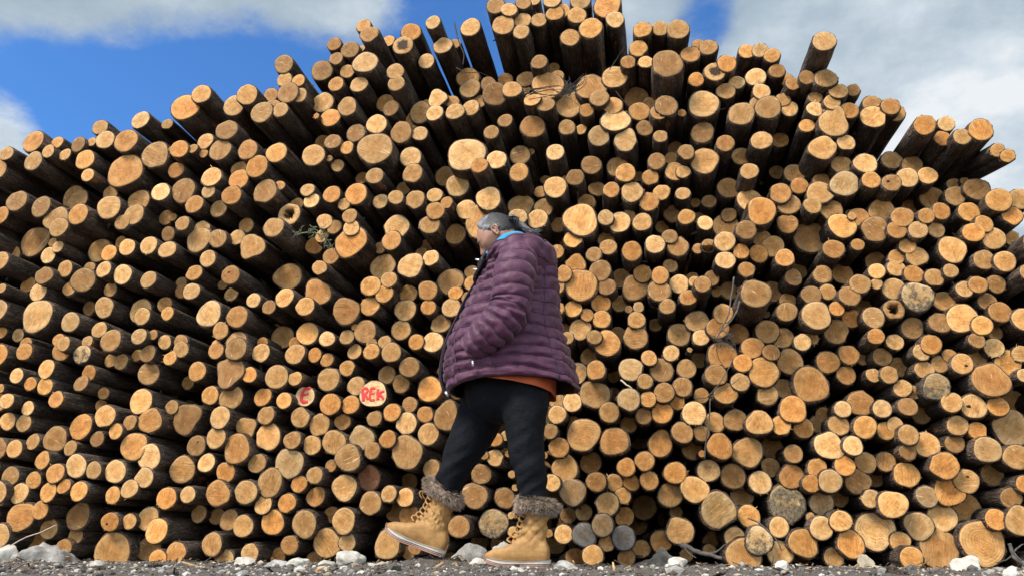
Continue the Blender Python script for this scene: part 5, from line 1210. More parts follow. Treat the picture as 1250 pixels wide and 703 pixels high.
# ---- trousers
tr = MB()
def outl(L_, R_, Y, dep, n):
    """loft between a left and a right outline (photo pixels) with depth half-width dep"""
    Lp = spline([(*p, 0) for p in L_], n); Rp = spline([(*p, 0) for p in R_], n); V = []; F = []; m = 26
    for i in range(n):
        a, b = P(Lp[i].x, Lp[i].y, Y), P(Rp[i].x, Rp[i].y, Y); c = (a + b) / 2; h = (b - a) / 2; dd = lerpl(dep, i / (n - 1))
        for k in range(m):
            t = 2 * math.pi * k / m
            V.append(c + h * math.cos(t) + Vector((0, -dd * math.sin(t), 0)))
    for i in range(n - 1):
        for k in range(m): F.append((i * m + k, i * m + (k + 1) % m, (i + 1) * m + (k + 1) % m, (i + 1) * m + k))
    F.append(tuple(range(m))[::-1]); F.append(tuple((n - 1) * m + k for k in range(m)))
    return V, F
tr.add(*outl([(612, 462), (611, 480), (613, 500), (616, 522), (620, 543), (623, 565), (630, 582), (632, 606), (634, 618)],
             [(671, 462), (670, 480), (669, 500), (665, 522), (664.5, 543), (665, 560), (668, 582), (667, 606), (666, 622)], 3.20, [.08, .09, .10, .10, .092, .085, .078, .066, .052], 30))
tr.add(*outl([(571, 462), (566, 480), (560, 500), (552, 522), (544, 545), (539, 566), (532, 588), (533, 602), (537, 612)],
             [(640, 462), (632, 480), (622, 500), (610, 521), (596, 547), (581, 566), (566, 590), (561, 602), (556, 612)], 3.40, [.115, .115, .11, .10, .09, .08, .068, .055, .042], 30))
tr.add(*outl([(578, 440), (572, 458), (567, 476), (575, 500), (600, 516)], [(674, 440), (673, 458), (671, 478), (668, 500), (640, 514)], YW, [.15, .165, .17, .15, .08], 12))
trm = remesh(tr.mesh('trousers'), .009, 6)
for v in trm.vertices:                      # creases: bunched above the boots, pulled at crotch and knee
    p = v.co; z = p.z
    low = max(0, min(1, (.52 - z) / .25)); mid = math.exp(-((z - .95) / .12) ** 2)
    w1 = mnoise.noise(Vector((p.x * 5 + p.y * 3, p.y * 6, z * 26 - p.x * 14)))
    w2 = mnoise.noise(Vector((p.x * 12 + 4, p.y * 10, z * 16 + p.x * 26)))
    k = (.004 + .011 * low) * w1 + (.003 + .006 * mid) * w2
    v.co = p + v.normal * k
trm.materials.append(NAVY)
part('trousers', trm)

# ---- orange shirt hem
sv = []; sf = []; m = 48
for j in range(7):
    t = j / 6
    for k in range(m):
        a = 2 * math.pi * k / m; cx = math.cos(a); near = max(0, math.sin(a)) ; 
        px = 622 + math.copysign(abs(cx) ** .8, cx) * 55
        py = 440 + t * (24 + 20 * (cx + 1) / 2)
        b = P(px, py, YW)
        b.y = YW - math.copysign(abs(math.sin(a)) ** .45, math.sin(a)) * (.226 + .005 * math.sin(a * 9)) 
        sv.append(b)
for j in range(6):
    for k in range(m): sf.append((j * m + k, j * m + (k + 1) % m, (j + 1) * m + (k + 1) % m, (j + 1) * m + k))
shirt = part('shirt_hem', mesh('shirt_hem', sv, sf, [ORANGE]))

# ---- jacket body
ROWS = [  # front, middle, back outline in the photograph, half width (m)
 ((550, 482), (624, 458), (706, 475), .26), ((545, 463), (622, 438), (701, 450), .255), ((546, 445), (620, 420), (694, 427), .245),
 ((552, 419), (618, 398), (687, 405), .23), ((563, 394), (618, 377), (682.5, 381), .205), ((574, 369), (621, 356), (681, 354), .19),
 ((585, 350), (626, 335), (679, 331), .18), ((592, 336), (631, 318), (675, 313), .172), ((594, 326), (633, 306), (666, 304), .145), ((597, 318), (630, 301), (654, 300), .095)]
JN, JM = 150, 132
JS = 1
cF = spline([(*r[0], 0) for r in ROWS], JN); cM = spline([(*r[1], 0) for r in ROWS], JN); cB = spline([(*r[2], 0) for r in ROWS], JN)
cH = [lerpl([r[3] for r in ROWS], k / (JN - 1)) for k in range(JN)]
NQ = 14.0
jv = []; 
def jpoint(i, a, puff=True, grow=0.0):
    t = i / (JN - 1); c = math.cos(a); sn = math.sin(a)
    wf, wb, wm = max(0, -c) ** 2, max(0, c) ** 2, sn * sn
    pf, pm, pb = P(cF[i].x, cF[i].y, YW), P(cM[i].x, cM[i].y, YW - cH[i] * .93), P(cB[i].x, cB[i].y, YW)
    z = pf.z * wf + pb.z * wb + pm.z * wm
    mx_ = (pf.x + pb.x) / 2; hx = (pb.x - pf.x) / 2
    e = .86
    x = mx_ + hx * math.copysign(abs(c) ** e, c); y = YW - cH[i] * math.copysign(abs(sn) ** e, sn)
    nrm = Vector((c * cH[i], -sn * hx, 0)).normalized()
    d = grow
    if puff:
        wob = .35 * mnoise.noise(Vector((a * 1.6, t * 5, 4.2)))
        # seams curve down towards the back panel; closer gathered rows at the waist behind
        ph = t * NQ + wob * .5
        if c > .25: ph += (c - .25) * .55
        w = abs(math.sin(math.pi * ph)) ** .40
        seam = 1
        for a0, wd in ((.70, .10), (1.62, .07), (2.45, .07), (-.7, .1), (-1.62, .07)):
            k = (a - a0 + math.pi) % (2 * math.pi) - math.pi
            seam *= 1 - .85 * math.exp(-(k / wd) ** 2)
        waist = math.exp(-((t - .50) / .10) ** 2) * math.exp(-((c - .62) / .28) ** 2)
        if waist > .1: w = w * (1 - waist) + waist * (.25 + .3 * abs(math.sin(math.pi * t * NQ * 2.2 + .5 * math.sin(a * 30))))
        d += .019 * w * seam - .0125
        d += .0055 * mnoise.noise(Vector((a * 9, t * 30, 1.1))) * (.4 + w) + .004 * mnoise.noise(Vector((a * 22, t * 22, 7)))
        d += .012 * mnoise.noise(Vector((a * 2.2, t * 4.5, 9)))
        hem = max(0, 1 - t / .012); d -= .006 * hem
    p = Vector((x, y, z)) + nrm * d
    return p
for i in range(JN):
    for k in range(JM): jv.append(jpoint(i, 2 * math.pi * k / JM))
def jphase(i, a):
    t = i / (JN - 1); c = math.cos(a)
    ph = t * NQ + .35 * mnoise.noise(Vector((a * 1.6, t * 5, 4.2))) * .5
    return ph + (c - .25) * .55 if c > .25 else ph
def groove_shade(mb, V, ph, rows, cols, levels, r_, closed=True):  # dark thread tubes that draw in the shade of the quilt grooves
    for m in levels:
        q = []
        for k in range(cols):
            for i in range(rows - 1):
                a, b = ph[i][k], ph[i + 1][k]
                if a <= m < b:
                    f = (m - a) / (b - a); q.append(V[i * cols + k].lerp(V[(i + 1) * cols + k], f)); break
            else:
                if len(q) > 6: mb.sweep(q, [r_] * len(q), 5)
                q = []
        if closed and len(q) == cols: q += q[:1]
        if len(q) > 6: mb.sweep(q, [r_] * len(q), 5)
jf = [(i * JM + k, i * JM + (k + 1) % JM, (i + 1) * JM + (k + 1) % JM, (i + 1) * JM + k) for i in range(JN - 1) for k in range(JM)]
jacket = part('jacket', mesh('jacket', jv, jf, [PURPLE]))
st_ = MB(); groove_shade(st_, jv, [[jphase(i, 2 * math.pi * k / JM) for k in range(JM)] for i in range(JN)], JN, JM, range(1, 14), .0030)  # thread lines doubling as painted shadow in the quilt grooves
part('shade_stitching', st_.mesh('shade_stitching', [SEAM_AND_SHADE]), jacket)
lv_ = []; LN = 30
for i in range(LN):
    for k in range(60): lv_.append(jpoint(int(i * 3.0), 2 * math.pi * k / 60, False, -.022))
lf_ = [(i * 60 + k, (i + 1) * 60 + k, (i + 1) * 60 + (k + 1) % 60, i * 60 + (k + 1) % 60) for i in range(LN - 1) for k in range(60)]
part('lining', mesh('lining', lv_, lf_, [BLACK]), jacket)
# hem turned under, joining the shell to the lining
hv_ = [jv[k] for k in range(JM)] + [jpoint(0, 2 * math.pi * k / JM, False, -.02) + Vector((0, 0, .01)) for k in range(JM)]
part('hem', mesh('hem', hv_, [(k, JM + k, JM + (k + 1) % JM, (k + 1) % JM) for k in range(JM)], [SEAM_AND_SHADE]), jacket)
# stitched panel seams up the side and back
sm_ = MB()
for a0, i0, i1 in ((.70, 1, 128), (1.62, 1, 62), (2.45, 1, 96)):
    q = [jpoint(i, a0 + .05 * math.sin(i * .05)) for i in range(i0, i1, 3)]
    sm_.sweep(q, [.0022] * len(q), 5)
part('panel_seams', sm_.mesh('panel_seams', [SEAM_AND_SHADE]), jacket)
# open front: black placket edge with zip, standing collar and metal pulls
pk = MB(); q = [jpoint(i, math.pi - .03, False, .016) for i in range(0, JN - 8, 3)]
pk.sweep(q, [(.034, .013)] * len(q), 10, up=Vector((0, 1, 0)))
part('zip_placket', pk.mesh('zip_placket', [BLACK]), jacket)
zt = MB(); q = [jpoint(i, math.pi - .17, False, .022) for i in range(0, 126, 3)]
zt.sweep(q, [.0035] * len(q), 6); part('zip', zt.mesh('zip', [SEAM_AND_SHADE]), jacket)
# turned-out flap of the standing collar
V_ = []; F_ = []; ni, na = 14, 14
for g in (0, 1):
    for ii in range(ni):
        for kk in range(na):
            i_ = 104 + (140 - 104) * ii / (ni - 1); a_ = 2.42 + .78 * kk / (na - 1)
            lim = 2.42 + max(0, (122 - i_) / 18) * .5
            V_.append(jpoint(int(i_), max(a_, lim), False, (.016 if g else .030) + .004 * math.sin(ii * .9)) + Vector((-.004, 0, .006 * ii / ni)))
o_ = ni * na
for ii in range(ni - 1):
    for kk in range(na - 1):
        q_ = (ii * na + kk, ii * na + kk + 1, (ii + 1) * na + kk + 1, (ii + 1) * na + kk); F_.append(q_); F_.append(tuple(x + o_ for x in q_[::-1]))
ring_ = [k for k in range(na)] + [ii * na + na - 1 for ii in range(1, ni)] + [(ni - 1) * na + k for k in range(na - 2, -1, -1)] + [ii * na for ii in range(ni - 2, 0, -1)]
for k in range(len(ring_)):
    a_, b_ = ring_[k], ring_[(k + 1) % len(ring_)]; F_.append((b_, a_, a_ + o_, b_ + o_))
part('standing_collar', fixn(mesh('standing_collar', V_, F_, [BLACK])), jacket)
for i_, a_ in ((134, 2.72), (118, 2.86)):
    zp = MB(); c_ = jpoint(i_, a_, False, .040)
    zp.sweep([c_ + Vector((-.013, 0, .004)), c_, c_ + Vector((.013, -.004, -.003))], [.0040, .0055, .0048], 8); part('toggle', zp.mesh('toggle', [METAL]), jacket)
for a, b, r_ in ((P(543.5, 478, YW - .05), P(547.5, 482.5, YW - .05), .007), (P(577, 440, YW - .275), P(577.3, 446.5, YW - .275), .004)):
    zp = MB(); zp.sweep([a, b], [r_, r_ * 1.25], 8); part('zip_pull', zp.mesh('zip_pull', [METAL]), jacket)
# pocket edge below the cuff
pe = MB(); q = [jpoint(i, a_, True, .004) for i, a_ in ((50, 2.40), (42, 2.36), (34, 2.30), (24, 2.26), (12, 2.22))]
pe.sweep(spline(q, 16), [.0035] * 16, 7)
part('pocket_edge', pe.mesh('pocket_edge', [SEAM_AND_SHADE]), jacket)

# ---- sleeves
def sleeve(path, side):
    n = 190; q = spline(path, n)
    base = [.030, .078, .088, .091, .089, .086, .084, .083, .084, .082, .078, .073, .068, .060]
    mb = MB()
    def disp(t, a):
        ph = t * 13.5 + .25 * mnoise.noise(Vector((a, t * 4, 3)))
        w = abs(math.sin(math.pi * ph)) ** .40
        el = math.exp(-((t - .56) / .10) ** 2)
        d = .0155 * w - .0075 + .006 * mnoise.noise(Vector((math.cos(a) * 3, math.sin(a) * 3, t * 24)))
        d += el * .012 * mnoise.noise(Vector((math.cos(a) * 2, math.sin(a) * 2, t * 30 + 5)))
        return d
    rr = [(lerpl(base, k / (n - 1)) * .86, lerpl(base, k / (n - 1))) for k in range(n)]
    mb.sweep(q, rr, 56, True, None, disp)
    me = mb.mesh('sleeve', [PURPLE])
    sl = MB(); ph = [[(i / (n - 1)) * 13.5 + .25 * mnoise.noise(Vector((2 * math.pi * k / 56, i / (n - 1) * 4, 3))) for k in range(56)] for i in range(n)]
    groove_shade(sl, mb.V, ph, n, 56, range(1, 14), .0030)  # same painted groove shadow along the sleeve baffles
    return me, sl.mesh('shade_stitching', [SEAM_AND_SHADE])
slN = [P(634, 303, 3.20), P(632, 316, 3.135), P(628, 335, 3.085), P(625, 356, 3.06), P(622, 374, 3.05), P(613, 390, 3.035), P(601, 402, 3.03), P(588, 414, 3.045), P(576, 426, 3.075)]
sleeveN = _sl = sleeve(slN, 1); part('sleeve', _sl[0], jacket); part('shade_stitching', _sl[1], jacket)
slF = [Vector((p.x, 2 * YW - p.y + .02, p.z)) for p in slN]
part('sleeve', sleeve(slF, -1)[0], jacket)
bd = MB(); bc_ = P(616, 318, 3.03); q = [bc_ + Vector((.013 * math.cos(t), .004 * math.cos(t), .013 * math.sin(t))) for t in [k / 20 * 2 * math.pi for k in range(21)]]
bd.sweep(q, [.0016] * 21, 6)

# ---- hood lying on the shoulders
hd = MB()
path = [P(597, 318, YW - .10), P(606, 308, YW - .15), P(622, 300, YW - .175), P(642, 301, YW - .155), P(656, 312, YW - .105), P(661, 318, YW),
        P(656, 312, YW + .105), P(642, 301, YW + .155), P(622, 300, YW + .175), P(606, 307, YW + .15), P(597, 318, YW + .10)]
n = 110; q = spline(path, n)
def hdisp(t, a):
    d = .016 * (abs(math.sin(1.5 * a + 2.5 * math.sin(t * 6))) ** .5 - .6)
    ph = abs(math.sin(math.pi * (t * 11))) ** .5
    return d * .7 + .010 * ph - .006 + .007 * mnoise.noise(Vector((math.cos(a) * 2.4, math.sin(a) * 2.4, t * 13)))
def hr(k):
    t = abs(k / (n - 1) - .5) * 2      # 0 at the back, 1 at the front ends
    return (lerpl([.060, .056, .046, .034, .022, .010], t), lerpl([.088, .078, .058, .042, .030, .012], t))
hd.sweep(q, [hr(k) for k in range(n)], 40, True, None, hdisp, up=Vector((0, 1, 0)))
part('hood', hd.mesh('hood', [PURPLE]), jacket)
hs = MB()  # dark lines painting crease shade onto the hood folds
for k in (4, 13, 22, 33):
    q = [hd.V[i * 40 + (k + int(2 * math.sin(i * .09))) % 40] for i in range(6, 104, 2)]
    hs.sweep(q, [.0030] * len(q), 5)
part('hood_crease_shade', hs.mesh('hood_crease_shade', [SEAM_AND_SHADE]), jacket)

# ---- turquoise fleece collar inside
tq = MB()
path = [P(597, 316, YW - .05), P(600, 309.5, YW - .085), P(607, 299, YW - .098), P(618, 289, YW - .092), P(630, 286, YW - .06), P(637, 286, YW), P(630, 286, YW + .06), P(618, 289, YW + .092), P(602, 302, YW + .09), P(597, 316, YW + .04)]
q = spline(path, 60)
tq.sweep(q, [(.010, .019)] * 60, 14, True, None, lambda t, a: .004 * mnoise.noise(Vector((t * 20, math.cos(a), math.sin(a)))))
tq.sweep(spline([P(600, 307, YW - .07), P(598.5, 312.5, YW - .072), P(599, 319, YW - .075)], 8), [.012, .020, .024, .026, .026, .024, .022, .02], 12)
part('fleece_collar', tq.mesh('fleece_collar', [TURQ]))

# ---- boots
def boot(heel, pitch, roll, seed, size=1.0, lean=0.0):
    """tan winter boot; local +x towards the toe, origin under the heel"""
    r = random.Random(seed)
    LN_ = .285
    b = MB()
    prof = [(-.012, .030, .085, .036), (.0, .022, .105, .041), (.03, .020, .125, .042), (.07, .020, .135, .042), (.11, .020, .125, .044), (.15, .020, .105, .047), (.19, .020, .085, .049), (.225, .020, .078, .047), (.252, .024, .070, .040), (.270, .030, .060, .028), (.279, .038, .052, .014)]
    n = 26; V = []; F = []
    for (x, z0, z1, wy) in prof:
        for k in range(n):
            a = 2 * math.pi * k / n; ca, sa = math.cos(a), math.sin(a)
            e = .75
            V.append(Vector((x, wy * math.copysign(abs(ca) ** e, ca), (z0 + z1) / 2 + (z1 - z0) / 2 * math.copysign(abs(sa) ** e, sa))))
    for i in range(len(prof) - 1):
        for k in range(n): F.append((i * n + k, i * n + (k + 1) % n, (i + 1) * n + (k + 1) % n, (i + 1) * n + k))
    F.append(tuple(range(n))[::-1]); F.append(tuple((len(prof) - 1) * n + k for k in range(n)))
    b.add(V, F)
    b.sweep(spline([(.058, 0, .06), (.056, 0, .12), (.046, 0, .17), (.040, 0, .22), (.040, 0, .262)], 16), [(lerpl([.042, .046, .048, .051, .054], k / 15), lerpl([.058, .056, .050, .050, .054], k / 15)) for k in range(16)], 24, up=Vector((0, 1, 0)))
    b.sweep(spline([(.13, 0, .09), (.098, 0, .14), (.080, 0, .19), (.074, 0, .235)], 10), [.034, .033, .031, .030, .028, .026, .024, .022, .020, .018], 14)
    me = remesh(b.mesh('boot'), .0055, 5)
    for v in me.vertices:           # quilting and slump folds of the shaft
        p = v.co
        k = max(0, min(1, (p.z - .085) / .05))
        a = math.atan2(p.y, p.x - .05)
        dia = abs(math.sin((p.z * 60 + a * 2.6))) ** .5 * abs(math.sin((p.z * 60 - a * 2.6))) ** .5
        fold = mnoise.noise(Vector((p.x * 9, p.y * 7, p.z * 30 + p.x * 10 + seed)))
        v.co = p + v.normal * k * (.010 * dia - .004 + .012 * fold)
        v.co.x += lean * max(0, v.co.z - .085)
    me.materials.append(TAN)
    root = link('boot', me, person)
    # sole: white midsole band over a lugged outsole
    def plan(x):
        return lerpl([.016, .036, .042, .043, .041, .041, .043, .047, .050, .051, .047, .036, .014], (x + .018) / (LN_ + .012))
    xs = [-.018 + (LN_ + .012) * k / 30 for k in range(31)]
    def slab(z0f, z1f, grow):
        V = []; F = []; out = [(x, plan(x) + grow) for x in xs] + [(x, -plan(x) - grow) for x in xs[::-1]]
        m = len(out)
        for zf, g in ((z0f, -.004), (z0f, 0), (z1f, 0), (z1f, -.005)):
            for x, y in out: V.append(Vector((x, y + math.copysign(g, y), zf(x) + (.0 if g == 0 else (.002 if zf is z1f else -.002)))))
        for j in range(3):
            for k in range(m): F.append((j * m + k, j * m + (k + 1) % m, (j + 1) * m + (k + 1) % m, (j + 1) * m + k))
        for j, rev in ((0, True), (3, False)):
            for k in range(30):
                q = (j * m + k, j * m + k + 1, j * m + m - 2 - k, j * m + m - 1 - k)
                F.append(q if rev else q[::-1])
        return V, F
    rise = lambda x: .020 * max(0, (x - .17) / .10) ** 2
    ms = MB(); ms.add(*slab(lambda x: .012 + rise(x), lambda x: .030 + rise(x) * .55 - .006 * math.sin(max(0, min(1, x / .2)) * math.pi), .002))
    part('midsole', fixn(ms.mesh('midsole', [SOLE_W], False)), root)
    os_ = MB(); os_.add(*slab(lambda x: .004 + rise(x), lambda x: .014 + rise(x), .003))
    for k in range(13):
        x = -.01 + k * .0215
        for sg in (1, -1):
            y = plan(x + .006) * .62 * sg; z = rise(x + .006)
            os_.add([(x + dx, y + dy, z + dz) for dz in (0, .007) for dx, dy in ((0, -.016), (.012, -.016), (.012, .016), (0, .016))], [(0, 1, 2, 3), (7, 6, 5, 4), (0, 4, 5, 1), (1, 5, 6, 2), (2, 6, 7, 3), (3, 7, 4, 0)])
    os_.sweep(spline([(.262, 0, .03), (.276, 0, .04), (.280, 0, .056)], 6), [(.034, .005), (.032, .006), (.030, .006), (.026, .006), (.022, .005), (.015, .003)], 12)
    part('outsole', fixn(os_.mesh('outsole', [SOLE_P], False)), root)
    # laces
    lc = MB()
    pts = [(.165, .106), (.146, .125), (.130, .145), (.118, .168), (.110, .192), (.104, .215), (.099, .236)]
    for k, (x, z) in enumerate(pts[:-1]):
        x2, z2 = pts[k + 1]
        for sg in (1, -1):
            lc.sweep(spline([(x - .012, -.030 * sg, z - .004), (x + .010, -.010 * sg, z + .010), (x2 + .008, .012 * sg, z2 + .004), (x2 - .012, .030 * sg, z2 - .002)], 8), [.0042] * 8, 6)
    for sg in (1, -1):
        lc.sweep(spline([(.104, 0, .238), (.135, .02 * sg, .240), (.150, .03 * sg, .225), (.132, .03 * sg, .205)], 10), [.003] * 10, 6)
        lc.sweep(spline([(.104, 0, .238), (.125, .028 * sg, .250), (.118, .036 * sg, .262), (.104, .01 * sg, .242)], 10), [.003] * 10, 6)
    def shear(vs):
        for v in vs: v.x += lean * max(0, v.z - .085)
    shear(lc.V)
    part('laces', lc.mesh('laces', [TAN]), root)
    tagm = MB(); tagm.add([(x, -.0462 - .001 * k, z) for k in (0, 1) for x, z in ((.052, .062), (.078, .062), (.078, .069), (.052, .069))], [(3, 2, 1, 0), (4, 5, 6, 7), (0, 1, 5, 4), (1, 2, 6, 5), (2, 3, 7, 6), (3, 0, 4, 7)])
    part('side_tag', tagm.mesh('side_tag', [BLACK]), root)
    # fur cuff and pompoms: thousands of short tufts
    fu = MB()
    ring = [Vector((.040 + .066 * math.cos(t), .060 * math.sin(t), .266 + .012 * math.cos(t))) for t in [k / 28 * 2 * math.pi for k in range(29)]]
    fu.sweep(ring, [(.018, .023)] * 29, 12, False, None, None, up=Vector((0, 0, 1)))
    FV = list(fu.V); FF = list(fu.F)
    def tuft(p, d, l, w):
        s1 = d.cross(Vector((r.uniform(-1, 1), r.uniform(-1, 1), r.uniform(-1, 1)))).normalized() * w
        k = len(FV); bend = Vector((r.uniform(-1, 1), r.uniform(-1, 1), -.7)) * l * .5
        FV.extend([p - s1, p + s1, p + d * l * .6 + s1 * .7 + bend * .4, p + d * l * .6 - s1 * .7 + bend * .4, p + d * l + bend]); FF.extend([(k, k + 1, k + 2, k + 3), (k + 3, k + 2, k + 4)])
    for q in range(9500):
        t = r.uniform(0, 6.283); a = r.uniform(0, 6.283)
        c = Vector((.040 + .066 * math.cos(t), .060 * math.sin(t), .268 + .012 * math.cos(t))); o = Vector((math.cos(t), math.sin(t), 0))
        d = (o * math.cos(a) + Vector((0, 0, 1)) * math.sin(a))
        p = c + o * math.cos(a) * .020 + Vector((0, 0, 1)) * math.sin(a) * .025
        clump = mnoise.noise(Vector((t * 4, a * 2.5, seed)))
        dd = (d + Vector((clump, mnoise.noise(Vector((t * 4 + 9, a * 2.5, seed))), clump * .6)) * .8).normalized()
        tuft(p, dd, r.uniform(.010, .024), .0011)
    shear(FV)
    part('fur_cuff', mesh('fur_cuff', FV, FF, [FURM]), root)
    FV = []; FF = []
    pc = [Vector((.122, .030, .285)), Vector((.130, -.028, .262))] if seed == 1 else [Vector((.112, .05, .245)), Vector((-.045, -.05, .258))]
    for c in pc[:2]:
        for q in range(1800):
            d = Vector((r.gauss(0, 1), r.gauss(0, 1), r.gauss(0, 1))).normalized()
            tuft(c + d * .008, (d + Vector((r.gauss(0, .3), r.gauss(0, .3), r.gauss(0, .3)))).normalized(), r.uniform(.010, .019), .0011)
    cords = MB()
    for c in pc: cords.sweep(spline([(.10, 0, .236), (.115, c.y * .5, .25), tuple(c)], 8), [.0025] * 8, 5)
    k = len(FV); FV += cords.V; FF += [tuple(i + k for i in f) for f in cords.F]
    shear(FV)
    part('pompoms', mesh('pompoms', FV, FF, [FURM]), root)
    # place: local +x -> world -X
    M = Matrix.Translation(heel) @ Matrix.Rotation(math.pi + roll, 4, 'Z') @ Matrix.Rotation(-pitch, 4, 'Y') @ Matrix.Scale(size, 4)
    root.matrix_world = M
    return root
b1_ = P(667, 689.5, YL); bootN = boot(Vector((b1_.x, YL, P(640, 692, YL).z)), R(0), R(-3), 2, .93)
b2_ = P(537, 678.5, YR); bootF = boot(b2_, R(19), R(3), 1, 1.0, .22)
# ------------------------------------------------------------------ ground
def ground_h(x, y):
    h = 0.004
    ridge = math.exp(-((y - 3.75) / .38) ** 2)
    h += ridge * (-.004 + .010 * mnoise.noise(Vector((x * 1.3, 2.1, 0))) - .004 * max(-1, min(1.5, x)))
    k = max(0, min(1, (y - 3.25) / .4)); h -= .030 * k * k * (3 - 2 * k)
    h += .046 * math.exp(-((x + .93) / .20) ** 2 - ((y - 3.50) / .15) ** 2)     # low heap under the raised boot
    if y > 1:
        e = min(1, (y - 1) / .8)
        h += e * (.010 * mnoise.noise(Vector((x * 2.2, y * 2.2, 3))) + .006 * mnoise.noise(Vector((x * 7, y * 7, 8))) + .003 * mnoise.noise(Vector((x * 22, y * 22, 5))))
    return h
def steps(fine0, fine1, d, far):
    v = []; x = fine0
    while x < fine1: v.append(x); x += d
    v.append(fine1); s = d * 2
    x = fine1
    while x < far: x += s; s *= 1.45; v.append(x)
    s = d * 2; x = fine0; pre = []
    while x > -far: x -= s; s *= 1.45; pre.append(x)
    return pre[::-1] + v
gx = steps(-4.0, 3.0, .022, 900); gy = steps(2.2, 4.25, .022, 900)
V = [(x, y, ground_h(x, y)) for y in gy for x in gx]; nx = len(gx)
F = [(j * nx + i, j * nx + i + 1, (j + 1) * nx + i + 1, (j + 1) * nx + i) for j in range(len(gy) - 1) for i in range(nx - 1)]
s = NT('gravel_ground'); g = s.geo()
n1 = s.noise(g, 2.5, 5, .6); n2 = s.noise(g, 40, 5, .7); vo = s.voronoi(g, 75)
c = s.ramp(n1, [(.3, (.072, .058, .045)), (.55, (.11, .090, .072)), (.75, (.16, .135, .11))])
c = s.mix(s.math('MULTIPLY', s.smooth(n2, .35, .7), .5), c, (.17, .155, .135))
c = s.mix(s.smooth(s.noise(g, 110, 3), .64, .72), c, (.36, .34, .31))
s.bump(s.math('ADD', vo, n2), 1.0, .012)
GROUND = s.set(c, .95)
ground = link('ground', mesh('ground', V, F, [GROUND])); tag(ground, kind='structure')

def stone_mat(name, ca, cb, cc):
    s = NT(name); g = s.geo()
    n = s.noise(g, 14, 6, .65); n2 = s.noise(g, 90, 4, .7)
    c = s.ramp(n, [(.32, ca), (.5, cb), (.68, cc)])
    c = s.mix(s.math('MULTIPLY', s.smooth(n2, .5, .75), .35), c, (.20, .18, .15))
    s.bump(s.math('ADD', n, s.math('MULTIPLY', n2, .4)), .8, .012)
    return s.set(c, .9)
WHITE_ST = stone_mat('pale_stone', (.38, .34, .28), (.53, .49, .42), (.66, .62, .55))
GREY_ST = stone_mat('grey_stone', (.17, .155, .135), (.29, .27, .24), (.54, .51, .46))
EARTH = stone_mat('dark_earth_clod', (.045, .042, .036), (.085, .08, .068), (.16, .15, .125))
BROWN_ST = stone_mat('buff_stone', (.30, .24, .16), (.44, .36, .25), (.55, .47, .35))

def rock_mesh(name, sx, sy, sz, seed, mat, sub=4, rough=.22, facet=.5):
    bm = bmesh.new(); bmesh.ops.create_icosphere(bm, subdivisions=sub, radius=1)
    r = random.Random(seed)
    planes = [(Vector((r.gauss(0, 1), r.gauss(0, 1), r.gauss(0, 1))).normalized(), r.uniform(.55, .9)) for _ in range(11)]
    o = Vector((seed * 3.7, seed * 1.3, seed * .7))
    for v in bm.verts:
        p = v.co.copy()
        for nrm, d in planes:
            k = p.dot(nrm)
            if k > d: p -= nrm * (k - d) * .92
        p += p.normalized() * (mnoise.noise(p * 1.5 + o) * rough + mnoise.noise(p * 4 + o) * rough * .35 + mnoise.noise(p * 11 + o) * rough * .13)
        v.co = Vector((p.x * sx, p.y * sy, p.z * sz))
    me = bpy.data.meshes.new(name); bm.to_mesh(me); bm.free()
    me.materials.append(mat)
    me.polygons.foreach_set('use_smooth', [True] * len(me.polygons)); return me

# stones one can tell apart: (left, right, top, bottom) in the photograph, distance, material, label
STONES = [
 (26, 95, 661, 690, 3.55, GREY_ST, 'big angular grey boulder with a white top beside the flared log butt'),
 (-14, 18, 664, 686, 3.55, WHITE_ST, 'rounded cream white stone cut off by the left edge of the photo'),
 (412, 444, 671, 690, 3.30, WHITE_ST, 'blocky pale stone in front of the raised boot toe'),
 (547, 600, 662, 684, 3.72, GREY_ST, 'long pale grey rock lying between the two boots'),
 (598, 632, 660, 682, 3.75, WHITE_ST, 'white rock half hidden behind the toe of the planted boot'),
 (783, 826, 667, 689, 3.62, EARTH, 'dark clod of earth shaped like a mound under the logs'),
 (816, 838, 679, 692, 3.2, WHITE_ST, 'small pale stone just right of the dark earth clod'),
 (1160, 1199, 677, 692, 3.15, WHITE_ST, 'smooth flat white stone in front of the widest log'),
 (286, 312, 679, 690, 3.25, WHITE_ST, 'low white stone below the half buried brown log'),
 (322, 356, 682, 691, 3.2, GREY_ST, 'thin flat grey stone left of the upright white flake'),
 (351, 375, 680, 697, 3.05, WHITE_ST, 'leaning white flake of stone with a chipped tip'),
 (390, 408, 683, 692, 3.15, WHITE_ST, 'little oval white stone left of the blocky pale stone'),
 (617, 646, 690, 704, 2.85, WHITE_ST, 'white stone in front of the sole of the planted boot'),
 (384, 402, 690, 702, 2.8, BROWN_ST, 'buff coloured pebble on the gravel below the oval white stone'),
 (572, 596, 680, 692, 3.3, WHITE_ST, 'flat white stone touching the toe of the planted boot'),
 (672, 706, 683, 696, 3.1, GREY_ST, 'pale slab of stone behind the heel of the planted boot'),
 (944, 964, 683, 693, 3.1, WHITE_ST, 'white stone on the gravel under the cracked log'),
 (1224, 1246, 690, 702, 2.75, WHITE_ST, 'pale triangular stone at the lower right corner of the gravel'),
 (104, 132, 683, 694, 3.1, GREY_ST, 'rough pale stone in front of the flared log butt'),
 (50, 68, 690, 701, 2.8, WHITE_ST, 'white stone on the gravel below the big grey boulder'),
 (1046, 1066, 676, 690, 3.5, BROWN_ST, 'broken buff chunk of wood coloured stone below the wide round log'),
]
